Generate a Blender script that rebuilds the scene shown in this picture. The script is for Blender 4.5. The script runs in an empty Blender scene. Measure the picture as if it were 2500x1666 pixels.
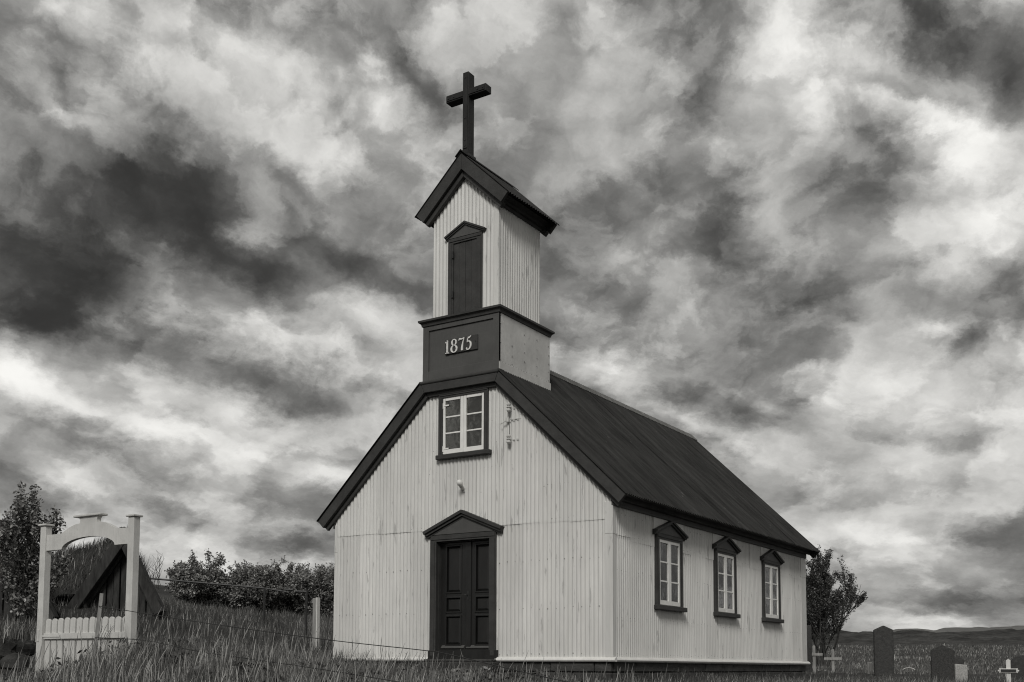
import bpy, bmesh, math, random
import numpy as np
from mathutils import Vector, Matrix

random.seed(7)
RNG = np.random.default_rng(11)
S = bpy.context.scene
COL = S.collection

# ------------------------------------------------------------------ camera
CAM = Vector((10.4101, -15.0034, -0.1599))
YAW, PITCH, ROLL = 0.58148, 0.08215, 0.00549
def _axes():
    cy, sy, cp, sp = math.cos(YAW), math.sin(YAW), math.cos(PITCH), math.sin(PITCH)
    f = Vector((-sy*cp, cy*cp, sp)); r = Vector((cy, sy, 0)); u = r.cross(f)
    return math.cos(ROLL)*r + math.sin(ROLL)*u, -math.sin(ROLL)*r + math.cos(ROLL)*u, f
_r, _u, _f = _axes()
cd = bpy.data.cameras.new('camera'); cam = bpy.data.objects.new('camera', cd); COL.objects.link(cam)
cam.matrix_world = Matrix(((_r.x, _u.x, -_f.x, CAM.x), (_r.y, _u.y, -_f.y, CAM.y), (_r.z, _u.z, -_f.z, CAM.z), (0, 0, 0, 1)))
cd.sensor_fit = 'HORIZONTAL'; cd.sensor_width = 36
cd.lens = 2663.77/2500*36
cd.shift_x = (1250-1194.35)/2500
cd.shift_y = (1409.18-833)/2500
cd.clip_start = 0.05; cd.clip_end = 20000
S.camera = cam

# ------------------------------------------------------------------ sky, sun, exposure
SUN_DIR = Vector((0.30, -0.74, 0.60)).normalized()      # towards the sun, in front of the church
SKY_GAIN = 0.86
S.view_settings.view_transform = 'Standard'; S.view_settings.look = 'None'
S.view_settings.exposure = 0.28; S.view_settings.gamma = 1.0
S.view_settings.use_curve_mapping = False
S.cycles.filter_width = 1.1
CLOUDS = [(-0.3152, 0.5263, 0.001, 0.2073, 0.0463, 0.1), (-0.3972, 0.4643, -0.325, 0.048, 0.0411, -0.16), (-0.3982, 0.4471, -0.679, 0.0376, 0.0162, 0.2), (-0.1402, 0.4863, -0.231, 0.12, 0.0967, 0.13),
 (-0.085, 0.4942, -0.776, 0.0906, 0.0282, 0.13), (-0.0687, 0.5146, -0.696, 0.0917, 0.0353, -0.1), (0.0497, 0.5173, -0.017, 0.1754, 0.0736, -0.03), (0.1403, 0.5107, -0.056, 0.0593, 0.0475, 0.06),
 (0.1967, 0.4872, -0.078, 0.0396, 0.0568, -0.13), (0.1438, 0.4328, -0.051, 0.0695, 0.0414, -0.08), (0.0704, 0.4597, -0.024, 0.0761, 0.05, 0.02), (0.2686, 0.5349, -0.116, 0.049, 0.0452, 0.34),
 (0.2711, 0.4703, -0.108, 0.0715, 0.0914, 0.24), (0.245, 0.4188, -0.088, 0.0247, 0.0683, 0.16), (0.3327, 0.5046, -0.141, 0.0446, 0.029, 0.1), (0.4024, 0.5152, -0.291, 0.1345, 0.051, -0.27),
 (0.463, 0.4701, -1.088, 0.0533, 0.045, -0.22), (0.3468, 0.4788, -0.29, 0.0645, 0.0145, -0.14), (0.386, 0.4504, -0.366, 0.092, 0.0183, 0.24), (0.4322, 0.4186, -0.553, 0.0401, 0.0532, 0.22),
 (0.4352, 0.3552, -0.145, 0.0586, 0.0333, 0.2), (0.3383, 0.4375, -0.282, 0.0744, 0.0194, -0.1), (0.2271, 0.3994, -0.31, 0.0469, 0.0551, -0.16), (0.2262, 0.3423, -0.229, 0.1087, 0.0571, -0.24),
 (0.2909, 0.3156, -0.331, 0.0754, 0.0401, -0.22), (0.1756, 0.3887, -0.058, 0.0474, 0.0424, 0.02), (0.3722, 0.343, -0.118, 0.0898, 0.0504, 0.2), (0.2042, 0.453, -0.077, 0.042, 0.0224, 0.1),
 (0.3923, 0.3056, -0.113, 0.0695, 0.0255, -0.06), (0.4473, 0.3127, -0.134, 0.0531, 0.0225, -0.16), (0.4615, 0.2902, -0.13, 0.0218, 0.0271, -0.16), (0.0663, 0.3304, -0.016, 0.0376, 0.0296, 0.08),
 (0.1027, 0.2767, -0.353, 0.0797, 0.0252, 0.26), (0.2093, 0.2388, -0.383, 0.1188, 0.021, -0.22), (0.1896, 0.2147, -0.461, 0.0986, 0.0141, 0.22), (0.3265, 0.2506, -0.076, 0.1158, 0.0388, 0.17),
 (0.3758, 0.2138, -0.076, 0.1113, 0.0578, 0.16), (0.3394, 0.1793, -0.056, 0.1234, 0.0295, 0.1), (0.3882, 0.2813, -0.103, 0.0417, 0.0141, 0.18), (0.4223, 0.267, -0.108, 0.0495, 0.0209, -0.1),
 (0.3041, 0.2299, -0.064, 0.0586, 0.0197, -0.08), (0.3351, 0.1458, -0.226, 0.1144, 0.0296, -0.07), (0.4146, 0.1199, -0.141, 0.0847, 0.0183, -0.16), (0.3692, 0.0884, -0.028, 0.138, 0.0246, 0.14),
 (0.4061, 0.0587, -0.019, 0.1157, 0.0126, -0.13), (0.3784, 0.0392, -0.01, 0.1091, 0.0088, 0.12), (0.3232, 0.0934, -0.025, 0.0571, 0.03, -0.04), (-0.4101, 0.3548, -0.205, 0.1422, 0.0929, -0.12),
 (-0.3522, 0.3277, -0.321, 0.1017, 0.053, -0.16), (-0.2802, 0.3956, -0.427, 0.1191, 0.0585, -0.22), (-0.229, 0.3633, -0.47, 0.0736, 0.0299, -0.22), (-0.3908, 0.3983, -0.187, 0.1084, 0.0552, -0.08),
 (-0.3796, 0.2926, -0.279, 0.1047, 0.0288, -0.22), (-0.3167, 0.3601, -0.225, 0.0334, 0.0215, 0.16), (-0.2121, 0.3117, -0.302, 0.1414, 0.05, 0.16), (-0.3331, 0.3013, -0.158, 0.0214, 0.0483, 0.14),
 (-0.1501, 0.3742, -0.397, 0.1075, 0.0298, -0.18), (-0.0932, 0.3622, -0.284, 0.0844, 0.0346, -0.14), (-0.2209, 0.3942, -0.405, 0.0296, 0.0541, 0.22), (-0.1752, 0.4259, -0.54, 0.0591, 0.0175, -0.16),
 (-0.2879, 0.28, -0.176, 0.0587, 0.0296, -0.18), (-0.2261, 0.249, -0.251, 0.1159, 0.0313, -0.26), (-0.1437, 0.2474, -0.13, 0.0941, 0.0306, -0.12), (-0.0916, 0.2491, -0.141, 0.0477, 0.0256, -0.06),
 (-0.0815, 0.3989, 0.034, 0.0486, 0.0427, -0.02), (-0.0926, 0.3177, -0.212, 0.0742, 0.0301, 0.18), (-0.4087, 0.2358, -0.416, 0.0668, 0.0336, 0.34), (-0.3374, 0.2131, -0.357, 0.1226, 0.0237, 0.2),
 (-0.2818, 0.1982, -0.295, 0.0587, 0.0302, 0.2), (-0.3815, 0.1543, -0.305, 0.0641, 0.0219, 0.16), (-0.3092, 0.1284, -0.226, 0.0578, 0.0175, 0.14), (-0.3105, 0.17, -0.375, 0.1202, 0.014, -0.1),
 (-0.3976, 0.1238, -0.318, 0.0543, 0.0121, -0.1), (-0.1581, 0.1731, -0.176, 0.0881, 0.031, 0.22), (-0.1302, 0.1583, -0.235, 0.0782, 0.0208, 0.24), (-0.2246, 0.186, -0.305, 0.0604, 0.0205, 0.06),
 (-0.2229, 0.1164, -0.288, 0.1411, 0.0205, -0.15), (-0.1724, 0.1021, -0.065, 0.0771, 0.0207, -0.18), (-0.2563, 0.0882, -0.151, 0.0693, 0.0178, 0.12), (-0.3224, 0.1993, -0.291, 0.0286, 0.0124, -0.05),
 (-0.0036, 0.4077, -0.301, 0.0589, 0.0385, -0.05), (0.0826, 0.378, -0.024, 0.0485, 0.0384, -0.06), (0.1191, 0.355, -0.034, 0.0587, 0.0388, 0.06), (0.2832, 0.4951, -1.018, 0.07, 0.0424, 0.1),
 (0.4104, 0.4384, -0.542, 0.0815, 0.0164, 0.1), (0.4148, 0.3581, -0.139, 0.0871, 0.0492, 0.08), (0.3942, 0.2485, -0.093, 0.1378, 0.0568, 0.1), (-0.4023, 0.3353, -0.253, 0.1874, 0.0847, -0.16),
 (-0.2829, 0.3637, -0.406, 0.1581, 0.0539, -0.1), (-0.0708, 0.5129, -0.697, 0.1014, 0.0504, -0.14), (0.091, 0.4694, -0.033, 0.2278, 0.117, -0.05), (-0.2881, 0.2873, -0.226, 0.0975, 0.0395, -0.12),
 (-0.1911, 0.249, -0.188, 0.1334, 0.0355, -0.08), (0.2592, 0.4583, -1.489, 0.049, 0.1326, 0.1), (-0.3925, 0.4377, -0.626, 0.0847, 0.0286, -0.06), (-0.3228, 0.5252, 0.004, 0.1621, 0.0294, 0.06),
 (-0.3007, 0.441, -0.277, 0.1715, 0.0563, -0.16), (0.1442, 0.484, -0.056, 0.0806, 0.0574, -0.06), (-0.0536, 0.4596, -0.675, 0.0548, 0.0354, 0.06), (0.262, 0.3965, -0.091, 0.0305, 0.0691, 0.12),
 (0.3456, 0.2891, -0.006, 0.1046, 0.0287, 0.1), (0.0501, 0.2505, -0.341, 0.08, 0.0513, 0.14), (-0.1949, 0.245, -0.223, 0.1688, 0.0356, -0.08), (-0.3891, 0.1722, -0.297, 0.1183, 0.0535, 0.13),
 (-0.2555, 0.2035, -0.296, 0.0893, 0.0203, 0.08), (0.3379, 0.1118, -0.033, 0.1557, 0.0298, 0.1), (0.151, 0.3168, -0.04, 0.058, 0.0443, -0.06), (0.0498, 0.4288, -0.315, 0.1289, 0.104, -0.05)]
TINT = (1.0, 0.99, 0.955)

def nn(nt, typ, **kw):
    n = nt.nodes.new(typ)
    for k, v in kw.items(): setattr(n, k, v)
    return n
def mth(nt, op, a, b=None, c=None, clamp=False):
    n = nn(nt, 'ShaderNodeMath', operation=op, use_clamp=clamp)
    for i, x in enumerate((a, b, c)):
        if x is None: continue
        if isinstance(x, (int, float)): n.inputs[i].default_value = x
        else: nt.links.new(x, n.inputs[i])
    return n.outputs[0]
def vmth(nt, op, a, b=None, out=0):
    n = nn(nt, 'ShaderNodeVectorMath', operation=op)
    for i, x in enumerate((a, b)):
        if x is None: continue
        if isinstance(x, (tuple, list, Vector)): n.inputs[i].default_value = tuple(x)
        else: nt.links.new(x, n.inputs[i])
    return n.outputs[out]
def noise(nt, vec, scale, detail=4, rough=0.55, dist=0.0, col=False):
    n = nn(nt, 'ShaderNodeTexNoise')
    n.inputs['Scale'].default_value = scale; n.inputs['Detail'].default_value = detail
    n.inputs['Roughness'].default_value = rough; n.inputs['Distortion'].default_value = dist
    if vec is not None: nt.links.new(vec, n.inputs['Vector'])
    return n.outputs['Color' if col else 'Fac']

world = bpy.data.worlds.new('World'); S.world = world; world.use_nodes = True
nt = world.node_tree; nt.nodes.clear()
tc = nn(nt, 'ShaderNodeTexCoord')
D = tc.outputs['Generated']
Rh = (math.cos(YAW), math.sin(YAW), 0); Fh = (-math.sin(YAW), math.cos(YAW), 0)
az = mth(nt, 'ARCTAN2', vmth(nt, 'DOT_PRODUCT', D, Rh, 1), vmth(nt, 'DOT_PRODUCT', D, Fh, 1))
sep = nn(nt, 'ShaderNodeSeparateXYZ'); nt.links.new(D, sep.inputs[0])
el = mth(nt, 'ARCSINE', sep.outputs[2])
cmb = nn(nt, 'ShaderNodeCombineXYZ'); nt.links.new(az, cmb.inputs[0]); nt.links.new(el, cmb.inputs[1])
UV = cmb.outputs[0]
# cloud-deck coordinates: compress towards the horizon as a flat layer of cloud does
elc = mth(nt, 'MAXIMUM', el, 0.0)
squash = mth(nt, 'POWER', mth(nt, 'ADD', elc, 0.03), 0.72)
cm2 = nn(nt, 'ShaderNodeCombineXYZ'); nt.links.new(az, cm2.inputs[0]); nt.links.new(squash, cm2.inputs[1])
mp = nn(nt, 'ShaderNodeMapping'); nt.links.new(cm2.outputs[0], mp.inputs[0]); mp.inputs['Rotation'].default_value = (0, 0, 0.35); mp.inputs['Scale'].default_value = (0.9, 1.35, 1)
NV = mp.outputs[0]
half = (0.5, 0.5, 0.5)
def shake(scale, detail, amp, rough=0.55):
    return vmth(nt, 'MULTIPLY', vmth(nt, 'SUBTRACT', noise(nt, NV, scale, detail, rough, 0, True), half), (amp, amp*.95, amp))
sh1 = shake(5.0, 2, .065); sh2 = shake(14.0, 8, .062, .68)
WUV = vmth(nt, 'ADD', UV, vmth(nt, 'ADD', sh1, sh2))
acc = None
for (cx, cy, an, ra, rb, am) in CLOUDS:
    m = nn(nt, 'ShaderNodeMapping', vector_type='TEXTURE')
    if acc is None: nt.links.new(WUV, m.inputs[0])
    else:                                   # a negligible link to the running sum keeps the node stack short
        ch = nn(nt, 'ShaderNodeVectorMath', operation='MULTIPLY_ADD'); nt.links.new(acc, ch.inputs[0]); ch.inputs[1].default_value = (1e-7, 1e-7, 0); nt.links.new(WUV, ch.inputs[2]); nt.links.new(ch.outputs[0], m.inputs[0])
    m.inputs['Location'].default_value = (cx, cy, 0); m.inputs['Rotation'].default_value = (0, 0, an); m.inputs['Scale'].default_value = (ra, rb, 1)
    l = vmth(nt, 'LENGTH', m.outputs[0], None, 1)
    r_ = nn(nt, 'ShaderNodeMapRange', interpolation_type='SMOOTHSTEP'); nt.links.new(l, r_.inputs[0])
    r_.inputs[1].default_value = 0; r_.inputs[2].default_value = 1; r_.inputs[3].default_value = am; r_.inputs[4].default_value = 0
    acc = r_.outputs[0] if acc is None else mth(nt, 'ADD', acc, r_.outputs[0])
warpN = vmth(nt, 'ADD', NV, vmth(nt, 'ADD', sh1, vmth(nt, 'MULTIPLY', sh2, (.7, .7, .7))))
def puffs(scale, detail=2.5, smooth=.35):
    v = nn(nt, 'ShaderNodeTexVoronoi', voronoi_dimensions='2D', feature='SMOOTH_F1', normalize=True)
    v.inputs['Scale'].default_value = scale; v.inputs['Detail'].default_value = detail; v.inputs['Roughness'].default_value = .45; v.inputs['Smoothness'].default_value = smooth
    nt.links.new(warpN, v.inputs['Vector']); return mth(nt, 'SUBTRACT', .42, v.outputs['Distance'])
n1 = mth(nt, 'SUBTRACT', noise(nt, warpN, 7.0, 10, 0.645), 0.5)
g = mth(nt, 'MULTIPLY_ADD', n1, 0.72, 0.43)
g = mth(nt, 'MULTIPLY_ADD', puffs(7.5), 0.42, g)
g = mth(nt, 'MULTIPLY_ADD', puffs(19.0, 4.0, .2), 0.30, g)
# torn edges where one bank of cloud overlaps the next
def bank(scale, lo, hi, amp, off):
    e = vmth(nt, 'ADD', warpN, (off, off*.7, off*1.3))
    r_ = nn(nt, 'ShaderNodeMapRange', interpolation_type='SMOOTHSTEP'); nt.links.new(noise(nt, e, scale, 10, 0.56), r_.inputs[0])
    r_.inputs[1].default_value = lo; r_.inputs[2].default_value = hi; r_.inputs[3].default_value = -amp; r_.inputs[4].default_value = amp
    return r_.outputs[0]
g = mth(nt, 'ADD', g, bank(4.2, .47, .54, .085, 3.1))
g = mth(nt, 'ADD', g, bank(8.5, .48, .56, .06, 7.7))
g = mth(nt, 'ADD', g, acc)
# soft shoulder and toe
mr = nn(nt, 'ShaderNodeMapRange', interpolation_type='SMOOTHSTEP'); nt.links.new(g, mr.inputs[0])
mr.inputs[1].default_value = -0.10; mr.inputs[2].default_value = 1.04; mr.inputs[3].default_value = 0.20; mr.inputs[4].default_value = 0.97
lin = mth(nt, 'MULTIPLY', mth(nt, 'POWER', mr.outputs[0], 2.2), SKY_GAIN)
skyt = nn(nt, 'ShaderNodeTexSky', sky_type='NISHITA'); skyt.sun_disc = False
skyt.sun_elevation = math.asin(SUN_DIR.z); skyt.sun_rotation = math.atan2(SUN_DIR.x, SUN_DIR.y)
bw = nn(nt, 'ShaderNodeRGBToBW'); nt.links.new(skyt.outputs[0], bw.inputs[0])
lin = mth(nt, 'ADD', mth(nt, 'MULTIPLY', lin, 0.96), mth(nt, 'MULTIPLY', bw.outputs[0], 0.05*0.04))
tn = vmth(nt, 'SCALE', TINT, None); nt.links.new(lin, tn.node.inputs['Scale'])
bg = nn(nt, 'ShaderNodeBackground'); nt.links.new(tn, bg.inputs[0]); bg.inputs[1].default_value = 1.0
wo = nn(nt, 'ShaderNodeOutputWorld'); nt.links.new(bg.outputs[0], wo.inputs[0])
world.cycles.sampling_method = 'MANUAL'; world.cycles.sample_map_resolution = 512

sl = bpy.data.lights.new('sun', 'SUN'); sl.energy = 1.5; sl.angle = math.radians(16); sl.color = (1.0, 0.985, 0.95)
so = bpy.data.objects.new('sun', sl); COL.objects.link(so)
so.rotation_euler = SUN_DIR.to_track_quat('Z', 'Y').to_euler(); so.location = (0, -30, 30)

# ------------------------------------------------------------------ materials
def gray(v): return (v*TINT[0], v*TINT[1], v*TINT[2], 1)
def material(name, lo, hi, scale=(6, 6, 6), rough=0.6, detail=5, bump=0.0, bscale=None, spec=0.35, attr=None, each=0.0, fine=None, nrough=0.6, spots=None, coat=0.0):
    """grey procedural surface: noise between two greys; optional fine grain, spots, bump and per-vertex tone"""
    m = bpy.data.materials.new(name); m.use_nodes = True
    nt = m.node_tree; b = nt.nodes['Principled BSDF']
    t = nn(nt, 'ShaderNodeTexCoord')
    mp = nn(nt, 'ShaderNodeMapping'); nt.links.new(t.outputs['Object'], mp.inputs[0]); mp.inputs['Scale'].default_value = scale
    f = noise(nt, mp.outputs[0], 1.0, detail, nrough)
    f = mth(nt, 'MULTIPLY_ADD', f, 2.2, -0.6, clamp=True)
    v = mth(nt, 'MULTIPLY_ADD', f, hi-lo, lo)
    if fine:
        s2, a2 = fine
        mp2 = nn(nt, 'ShaderNodeMapping'); nt.links.new(t.outputs['Object'], mp2.inputs[0]); mp2.inputs['Scale'].default_value = s2
        f2 = noise(nt, mp2.outputs[0], 1.0, 4, 0.6)
        v = mth(nt, 'MULTIPLY', v, mth(nt, 'MULTIPLY_ADD', f2, 2*a2, 1-a2))
    if spots:
        s3, thr, dark = spots
        mp3 = nn(nt, 'ShaderNodeMapping'); nt.links.new(t.outputs['Object'], mp3.inputs[0]); mp3.inputs['Scale'].default_value = s3
        f3 = noise(nt, mp3.outputs[0], 1.0, 6, 0.65)
        k = nn(nt, 'ShaderNodeMapRange'); nt.links.new(f3, k.inputs[0]); k.inputs[1].default_value = thr; k.inputs[2].default_value = thr+0.06; k.inputs[3].default_value = 1.0; k.inputs[4].default_value = dark
        v = mth(nt, 'MULTIPLY', v, k.outputs[0])
    if each:                                  # every sheet or board a little lighter or darker than the next
        oi = nn(nt, 'ShaderNodeObjectInfo'); v = mth(nt, 'MULTIPLY', v, mth(nt, 'MULTIPLY_ADD', oi.outputs['Random'], 2*each, 1-each))
    if attr:
        a = nn(nt, 'ShaderNodeAttribute'); a.attribute_name = attr
        v = mth(nt, 'MULTIPLY', v, a.outputs['Fac'])
    c = vmth(nt, 'SCALE', TINT, None); nt.links.new(v, c.node.inputs['Scale'])
    nt.links.new(c, b.inputs['Base Color'])
    b.inputs['Roughness'].default_value = rough; b.inputs['Specular IOR Level'].default_value = spec
    b.inputs['Coat Weight'].default_value = coat
    if bump:
        mp4 = nn(nt, 'ShaderNodeMapping'); nt.links.new(t.outputs['Object'], mp4.inputs[0]); mp4.inputs['Scale'].default_value = bscale or scale
        bf = noise(nt, mp4.outputs[0], 1.0, 5, 0.6)
        bn = nn(nt, 'ShaderNodeBump'); bn.inputs['Strength'].default_value = 1.0; bn.inputs['Distance'].default_value = bump
        nt.links.new(bf, bn.inputs['Height']); nt.links.new(bn.outputs[0], b.inputs['Normal'])
    return m
M = {}
M['wall'] = material('white_painted_iron', 0.55, 0.70, (1.3, 1.3, 0.45), 0.42, 5, 0.004, (9, 9, 5), 0.4, fine=((26, 26, 1.6), 0.17), spots=((12, 12, 1.6), 0.60, 0.66), each=0.06)
M['white'] = material('white_painted_wood', 0.62, 0.76, (5, 5, 5), 0.45, 5, 0.002, (30, 30, 8), 0.4, fine=((40, 40, 6), 0.12))
M['sash'] = material('white_sash_paint', 0.72, 0.84, (7, 7, 7), 0.4, 4, 0.001, (40, 40, 12), 0.4)
M['trim'] = material('dark_painted_trim', 0.034, 0.060, (4, 4, 4), 0.55, 6, 0.003, (22, 22, 22), 0.25, fine=((14, 70, 70), 0.25))
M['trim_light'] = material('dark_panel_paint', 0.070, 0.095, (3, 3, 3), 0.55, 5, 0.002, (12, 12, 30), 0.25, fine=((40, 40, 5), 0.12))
M['door'] = material('dark_door_paint', 0.012, 0.022, (5, 5, 2), 0.34, 5, 0.001, (40, 40, 6), 0.4, fine=((50, 50, 4), 0.18))
M['roof'] = material('dark_roof_iron', 0.016, 0.050, (0.9, 3.4, 0.9), 0.6, 6, 0.003, (14, 14, 14), 0.07, fine=((3, 30, 3), 0.4), spots=((5, 11, 5), 0.66, 2.2), each=0.10)
M['sheet'] = material('plain_metal_sheet', 0.44, 0.60, (2.2, 2.2, 2.2), 0.45, 6, 0.006, (4, 4, 4), 0.5, fine=((9, 9, 5), 0.16), spots=((6, 6, 3), 0.66, 0.6))
M['cross'] = material('tarred_cross_timber', 0.012, 0.03, (10, 10, 3), 0.6, 5, 0.003, (30, 30, 8), 0.25)
M['ridge'] = material('ridge_rib_highlight', 0.06, 0.17, (6, 9, 6), 0.55, 5, 0.0, spec=0.15)  # light ticks along the dark ridge: highlight painted into the rib colour
M['nail'] = material('weathered_nail', 0.16, 0.30, (20, 20, 20), 0.6)
M['plinth'] = material('dark_foundation_stone', 0.030, 0.085, (2.5, 2.5, 6), 0.85, 7, 0.02, (14, 14, 20), 0.2, fine=((30, 30, 30), 0.3))
M['core'] = material('wall_boarding', 0.05, 0.08, (3, 3, 3), 0.8)
M['curtain'] = material('window_curtain', 0.42, 0.60, (9, 9, 0.7), 0.9, 4, 0.01, (24, 24, 1.5), 0.1)
M['numeral'] = material('white_numeral_paint', 0.62, 0.80, (30, 30, 30), 0.5)
M['fitting'] = material('painted_fitting', 0.45, 0.62, (20, 20, 20), 0.35, spec=0.5)
M['iron'] = material('dark_iron', 0.012, 0.025, (20, 20, 20), 0.5, spec=0.5)
M['gate'] = material('gate_paint', 0.46, 0.64, (4, 4, 4), 0.5, 6, 0.002, (30, 30, 8), 0.35, fine=((50, 50, 5), 0.12), spots=((14, 14, 7), 0.68, 0.55))
M['wood'] = material('weathered_wood', 0.18, 0.40, (16, 16, 2.5), 0.85, 6, 0.006, (40, 40, 5), 0.2, fine=((70, 70, 9), 0.3))
M['darkwood'] = material('tarred_board', 0.010, 0.06, (9, 9, 2.0), 0.8, 6, 0.01, (26, 26, 4), 0.25, fine=((50, 50, 6), 0.35))
M['whitewood'] = material('white_cross_paint', 0.55, 0.74, (10, 10, 6), 0.55, spots=((16, 16, 10), 0.66, 0.6))
M['granite'] = material('dark_granite', 0.02, 0.07, (14, 14, 14), 0.7, 7, 0.01, (40, 40, 40), 0.3, fine=((90, 90, 90), 0.5), nrough=0.75)
M['speckled'] = material('speckled_dark_stone', 0.003, 0.085, (38, 38, 38), 0.75, 6, 0.01, (60, 60, 60), 0.3, nrough=0.8)
M['palestone'] = material('pale_speckled_stone', 0.12, 0.62, (48, 48, 48), 0.85, 6, 0.01, (60, 60, 60), 0.2, nrough=0.8)
M['rock'] = material('lava_rock', 0.012, 0.07, (5, 5, 5), 0.9, 7, 0.03, (10, 10, 10), 0.2, fine=((30, 30, 30), 0.4))
M['palerock'] = material('lichen_stone', 0.10, 0.34, (14, 14, 14), 0.9, 7, 0.02, (20, 20, 20), 0.2)
M['ground'] = material('meadow_soil', 0.022, 0.075, (0.55, 0.55, 0.55), 0.95, 8, 0.06, (5, 5, 5), 0.1, fine=((16, 16, 16), 0.55), nrough=0.7)
M['grass'] = material('grass_blade', 0.9, 1.1, (3, 3, 3), 0.6, spec=0.25, attr='tone')
M['leaf'] = material('leaf', 0.9, 1.1, (4, 4, 4), 0.42, spec=0.5, attr='tone')
M['bark'] = material('bark', 0.03, 0.10, (20, 20, 6), 0.9, 6, 0.01, (40, 40, 12), 0.15)
M['hill'] = material('heath_hill', 0.006, 0.10, (0.09, 0.09, 0.35), 0.95, 8, 0.6, (0.35, 0.35, 0.35), 0.05, fine=((0.55, 0.55, 1.2), 0.6), nrough=0.72)
M['mountain'] = material('haze_pale_mountain', 0.115, 0.17, (0.004, 0.004, 0.01), 0.95, 8, 4.0, (0.02, 0.02, 0.04), 0.05, nrough=0.65)  # paler grey stands in for haze over the distance
def glass_material():
    m = bpy.data.materials.new('window_glass'); m.use_nodes = True
    nt = m.node_tree; nt.nodes.clear()
    o = nn(nt, 'ShaderNodeOutputMaterial'); tr = nn(nt, 'ShaderNodeBsdfTransparent'); gl = nn(nt, 'ShaderNodeBsdfGlossy')
    gl.inputs['Roughness'].default_value = 0.04; tr.inputs[0].default_value = (0.9, 0.9, 0.87, 1)
    fr = nn(nt, 'ShaderNodeFresnel'); fr.inputs[0].default_value = 1.52
    mx = nn(nt, 'ShaderNodeMixShader'); nt.links.new(mth(nt, 'MULTIPLY', fr.outputs[0], 1.9, clamp=True), mx.inputs[0]); nt.links.new(tr.outputs[0], mx.inputs[1]); nt.links.new(gl.outputs[0], mx.inputs[2])
    t = nn(nt, 'ShaderNodeTexCoord'); bn = nn(nt, 'ShaderNodeBump'); bn.inputs['Distance'].default_value = 0.004
    nt.links.new(noise(nt, t.outputs['Object'], 4.0, 2, 0.5), bn.inputs['Height']); nt.links.new(bn.outputs[0], gl.inputs['Normal'])
    nt.links.new(mx.outputs[0], o.inputs[0])
    return m
M['glass'] = glass_material()

# ------------------------------------------------------------------ mesh helpers
class MB:
    """collects shapes; build() links them as ONE mesh object"""
    def __init__(self): self.v = []; self.f = []
    def add(self, verts, faces):
        k = len(self.v); self.v += [tuple(p) for p in verts]; self.f += [tuple(i+k for i in q) for q in faces]
    def box(self, x0, x1, y0, y1, z0, z1):
        self.add([(x0,y0,z0),(x1,y0,z0),(x1,y1,z0),(x0,y1,z0),(x0,y0,z1),(x1,y0,z1),(x1,y1,z1),(x0,y1,z1)],
                 [(0,3,2,1),(4,5,6,7),(0,1,5,4),(1,2,6,5),(2,3,7,6),(3,0,4,7)])
        return self
    def prism(self, pts, fr, n0, n1):
        """polygon pts (u,z) in frame fr, thickness n0..n1 along its normal"""
        n = len(pts)
        self.add([fr(u, z, n0) for u, z in pts]+[fr(u, z, n1) for u, z in pts],
                 [tuple(range(n)), tuple(range(2*n-1, n-1, -1))]+[(i, (i+1) % n, (i+1) % n+n, i+n) for i in range(n)])
        return self
    def fbox(self, fr, u0, u1, z0, z1, n0, n1): return self.prism([(u0,z0),(u1,z0),(u1,z1),(u0,z1)], fr, n0, n1)
    def tube(self, pts, rad, sides=6, cap=True):
        pts = [Vector(p) for p in pts]; n = len(pts)
        if isinstance(rad, (int, float)): rad = [rad]*n
        vs = []; fs = []
        for i, p in enumerate(pts):
            d = (pts[min(i+1, n-1)]-pts[max(i-1, 0)]).normalized()
            a = d.cross(Vector((0, 0, 1)) if abs(d.z) < 0.9 else Vector((1, 0, 0))).normalized(); b = d.cross(a)
            for k in range(sides):
                t = 2*math.pi*k/sides; vs.append(p+(a*math.cos(t)+b*math.sin(t))*rad[i])
        for i in range(n-1):
            for k in range(sides): fs.append((i*sides+k, i*sides+(k+1) % sides, (i+1)*sides+(k+1) % sides, (i+1)*sides+k))
        if cap: fs += [tuple(range(sides-1, -1, -1)), tuple((n-1)*sides+k for k in range(sides))]
        self.add(vs, fs); return self
    def build(self, name, mat, parent=None, bevel=0.0, smooth=False, loc=None):
        me = bpy.data.meshes.new(name); me.from_pydata(self.v, [], self.f)
        bm = bmesh.new(); bm.from_mesh(me)
        bmesh.ops.recalc_face_normals(bm, faces=bm.faces)
        if bevel:
            bmesh.ops.remove_doubles(bm, verts=bm.verts, dist=1e-5)
            ed = [e for e in bm.edges if len(e.link_faces) == 2 and e.calc_face_angle(0) > 0.5]
            bmesh.ops.bevel(bm, geom=ed, offset=bevel, segments=1, affect='EDGES', profile=0.5, clamp_overlap=True)
        bm.to_mesh(me); bm.free()
        if smooth:
            for p in me.polygons: p.use_smooth = True
        me.materials.append(M[mat] if isinstance(mat, str) else mat)
        o = bpy.data.objects.new(name, me); COL.objects.link(o)
        if parent is not None: o.parent = parent
        if loc is not None: o.location = loc
        return o
def tag(o, label=None, cat=None, group=None, kind=None):
    for k, v in (('label', label), ('category', cat), ('group', group), ('kind', kind)):
        if v: o[k] = v
    return o
def thing(name, label, cat, loc=(0, 0, 0), rz=0.0, group=None):
    o = bpy.data.objects.new(name, None); COL.objects.link(o); o.empty_display_size = 0.3
    o.location = loc; o.rotation_euler = (0, 0, rz)
    return tag(o, label, cat, group)
def dup(o, loc, rot=(0, 0, 0), scale=(1, 1, 1)):
    """another object with the same mesh under the same parent"""
    c = o.copy(); COL.objects.link(c); c.location = loc; c.rotation_euler = rot; c.scale = scale
    return c
FRONT = lambda u, z, n: (u, -n, z)                    # frames: u along the wall, z up, n outwards
def SIDE(x): return lambda u, z, n: (x+n, u, z)
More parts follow.
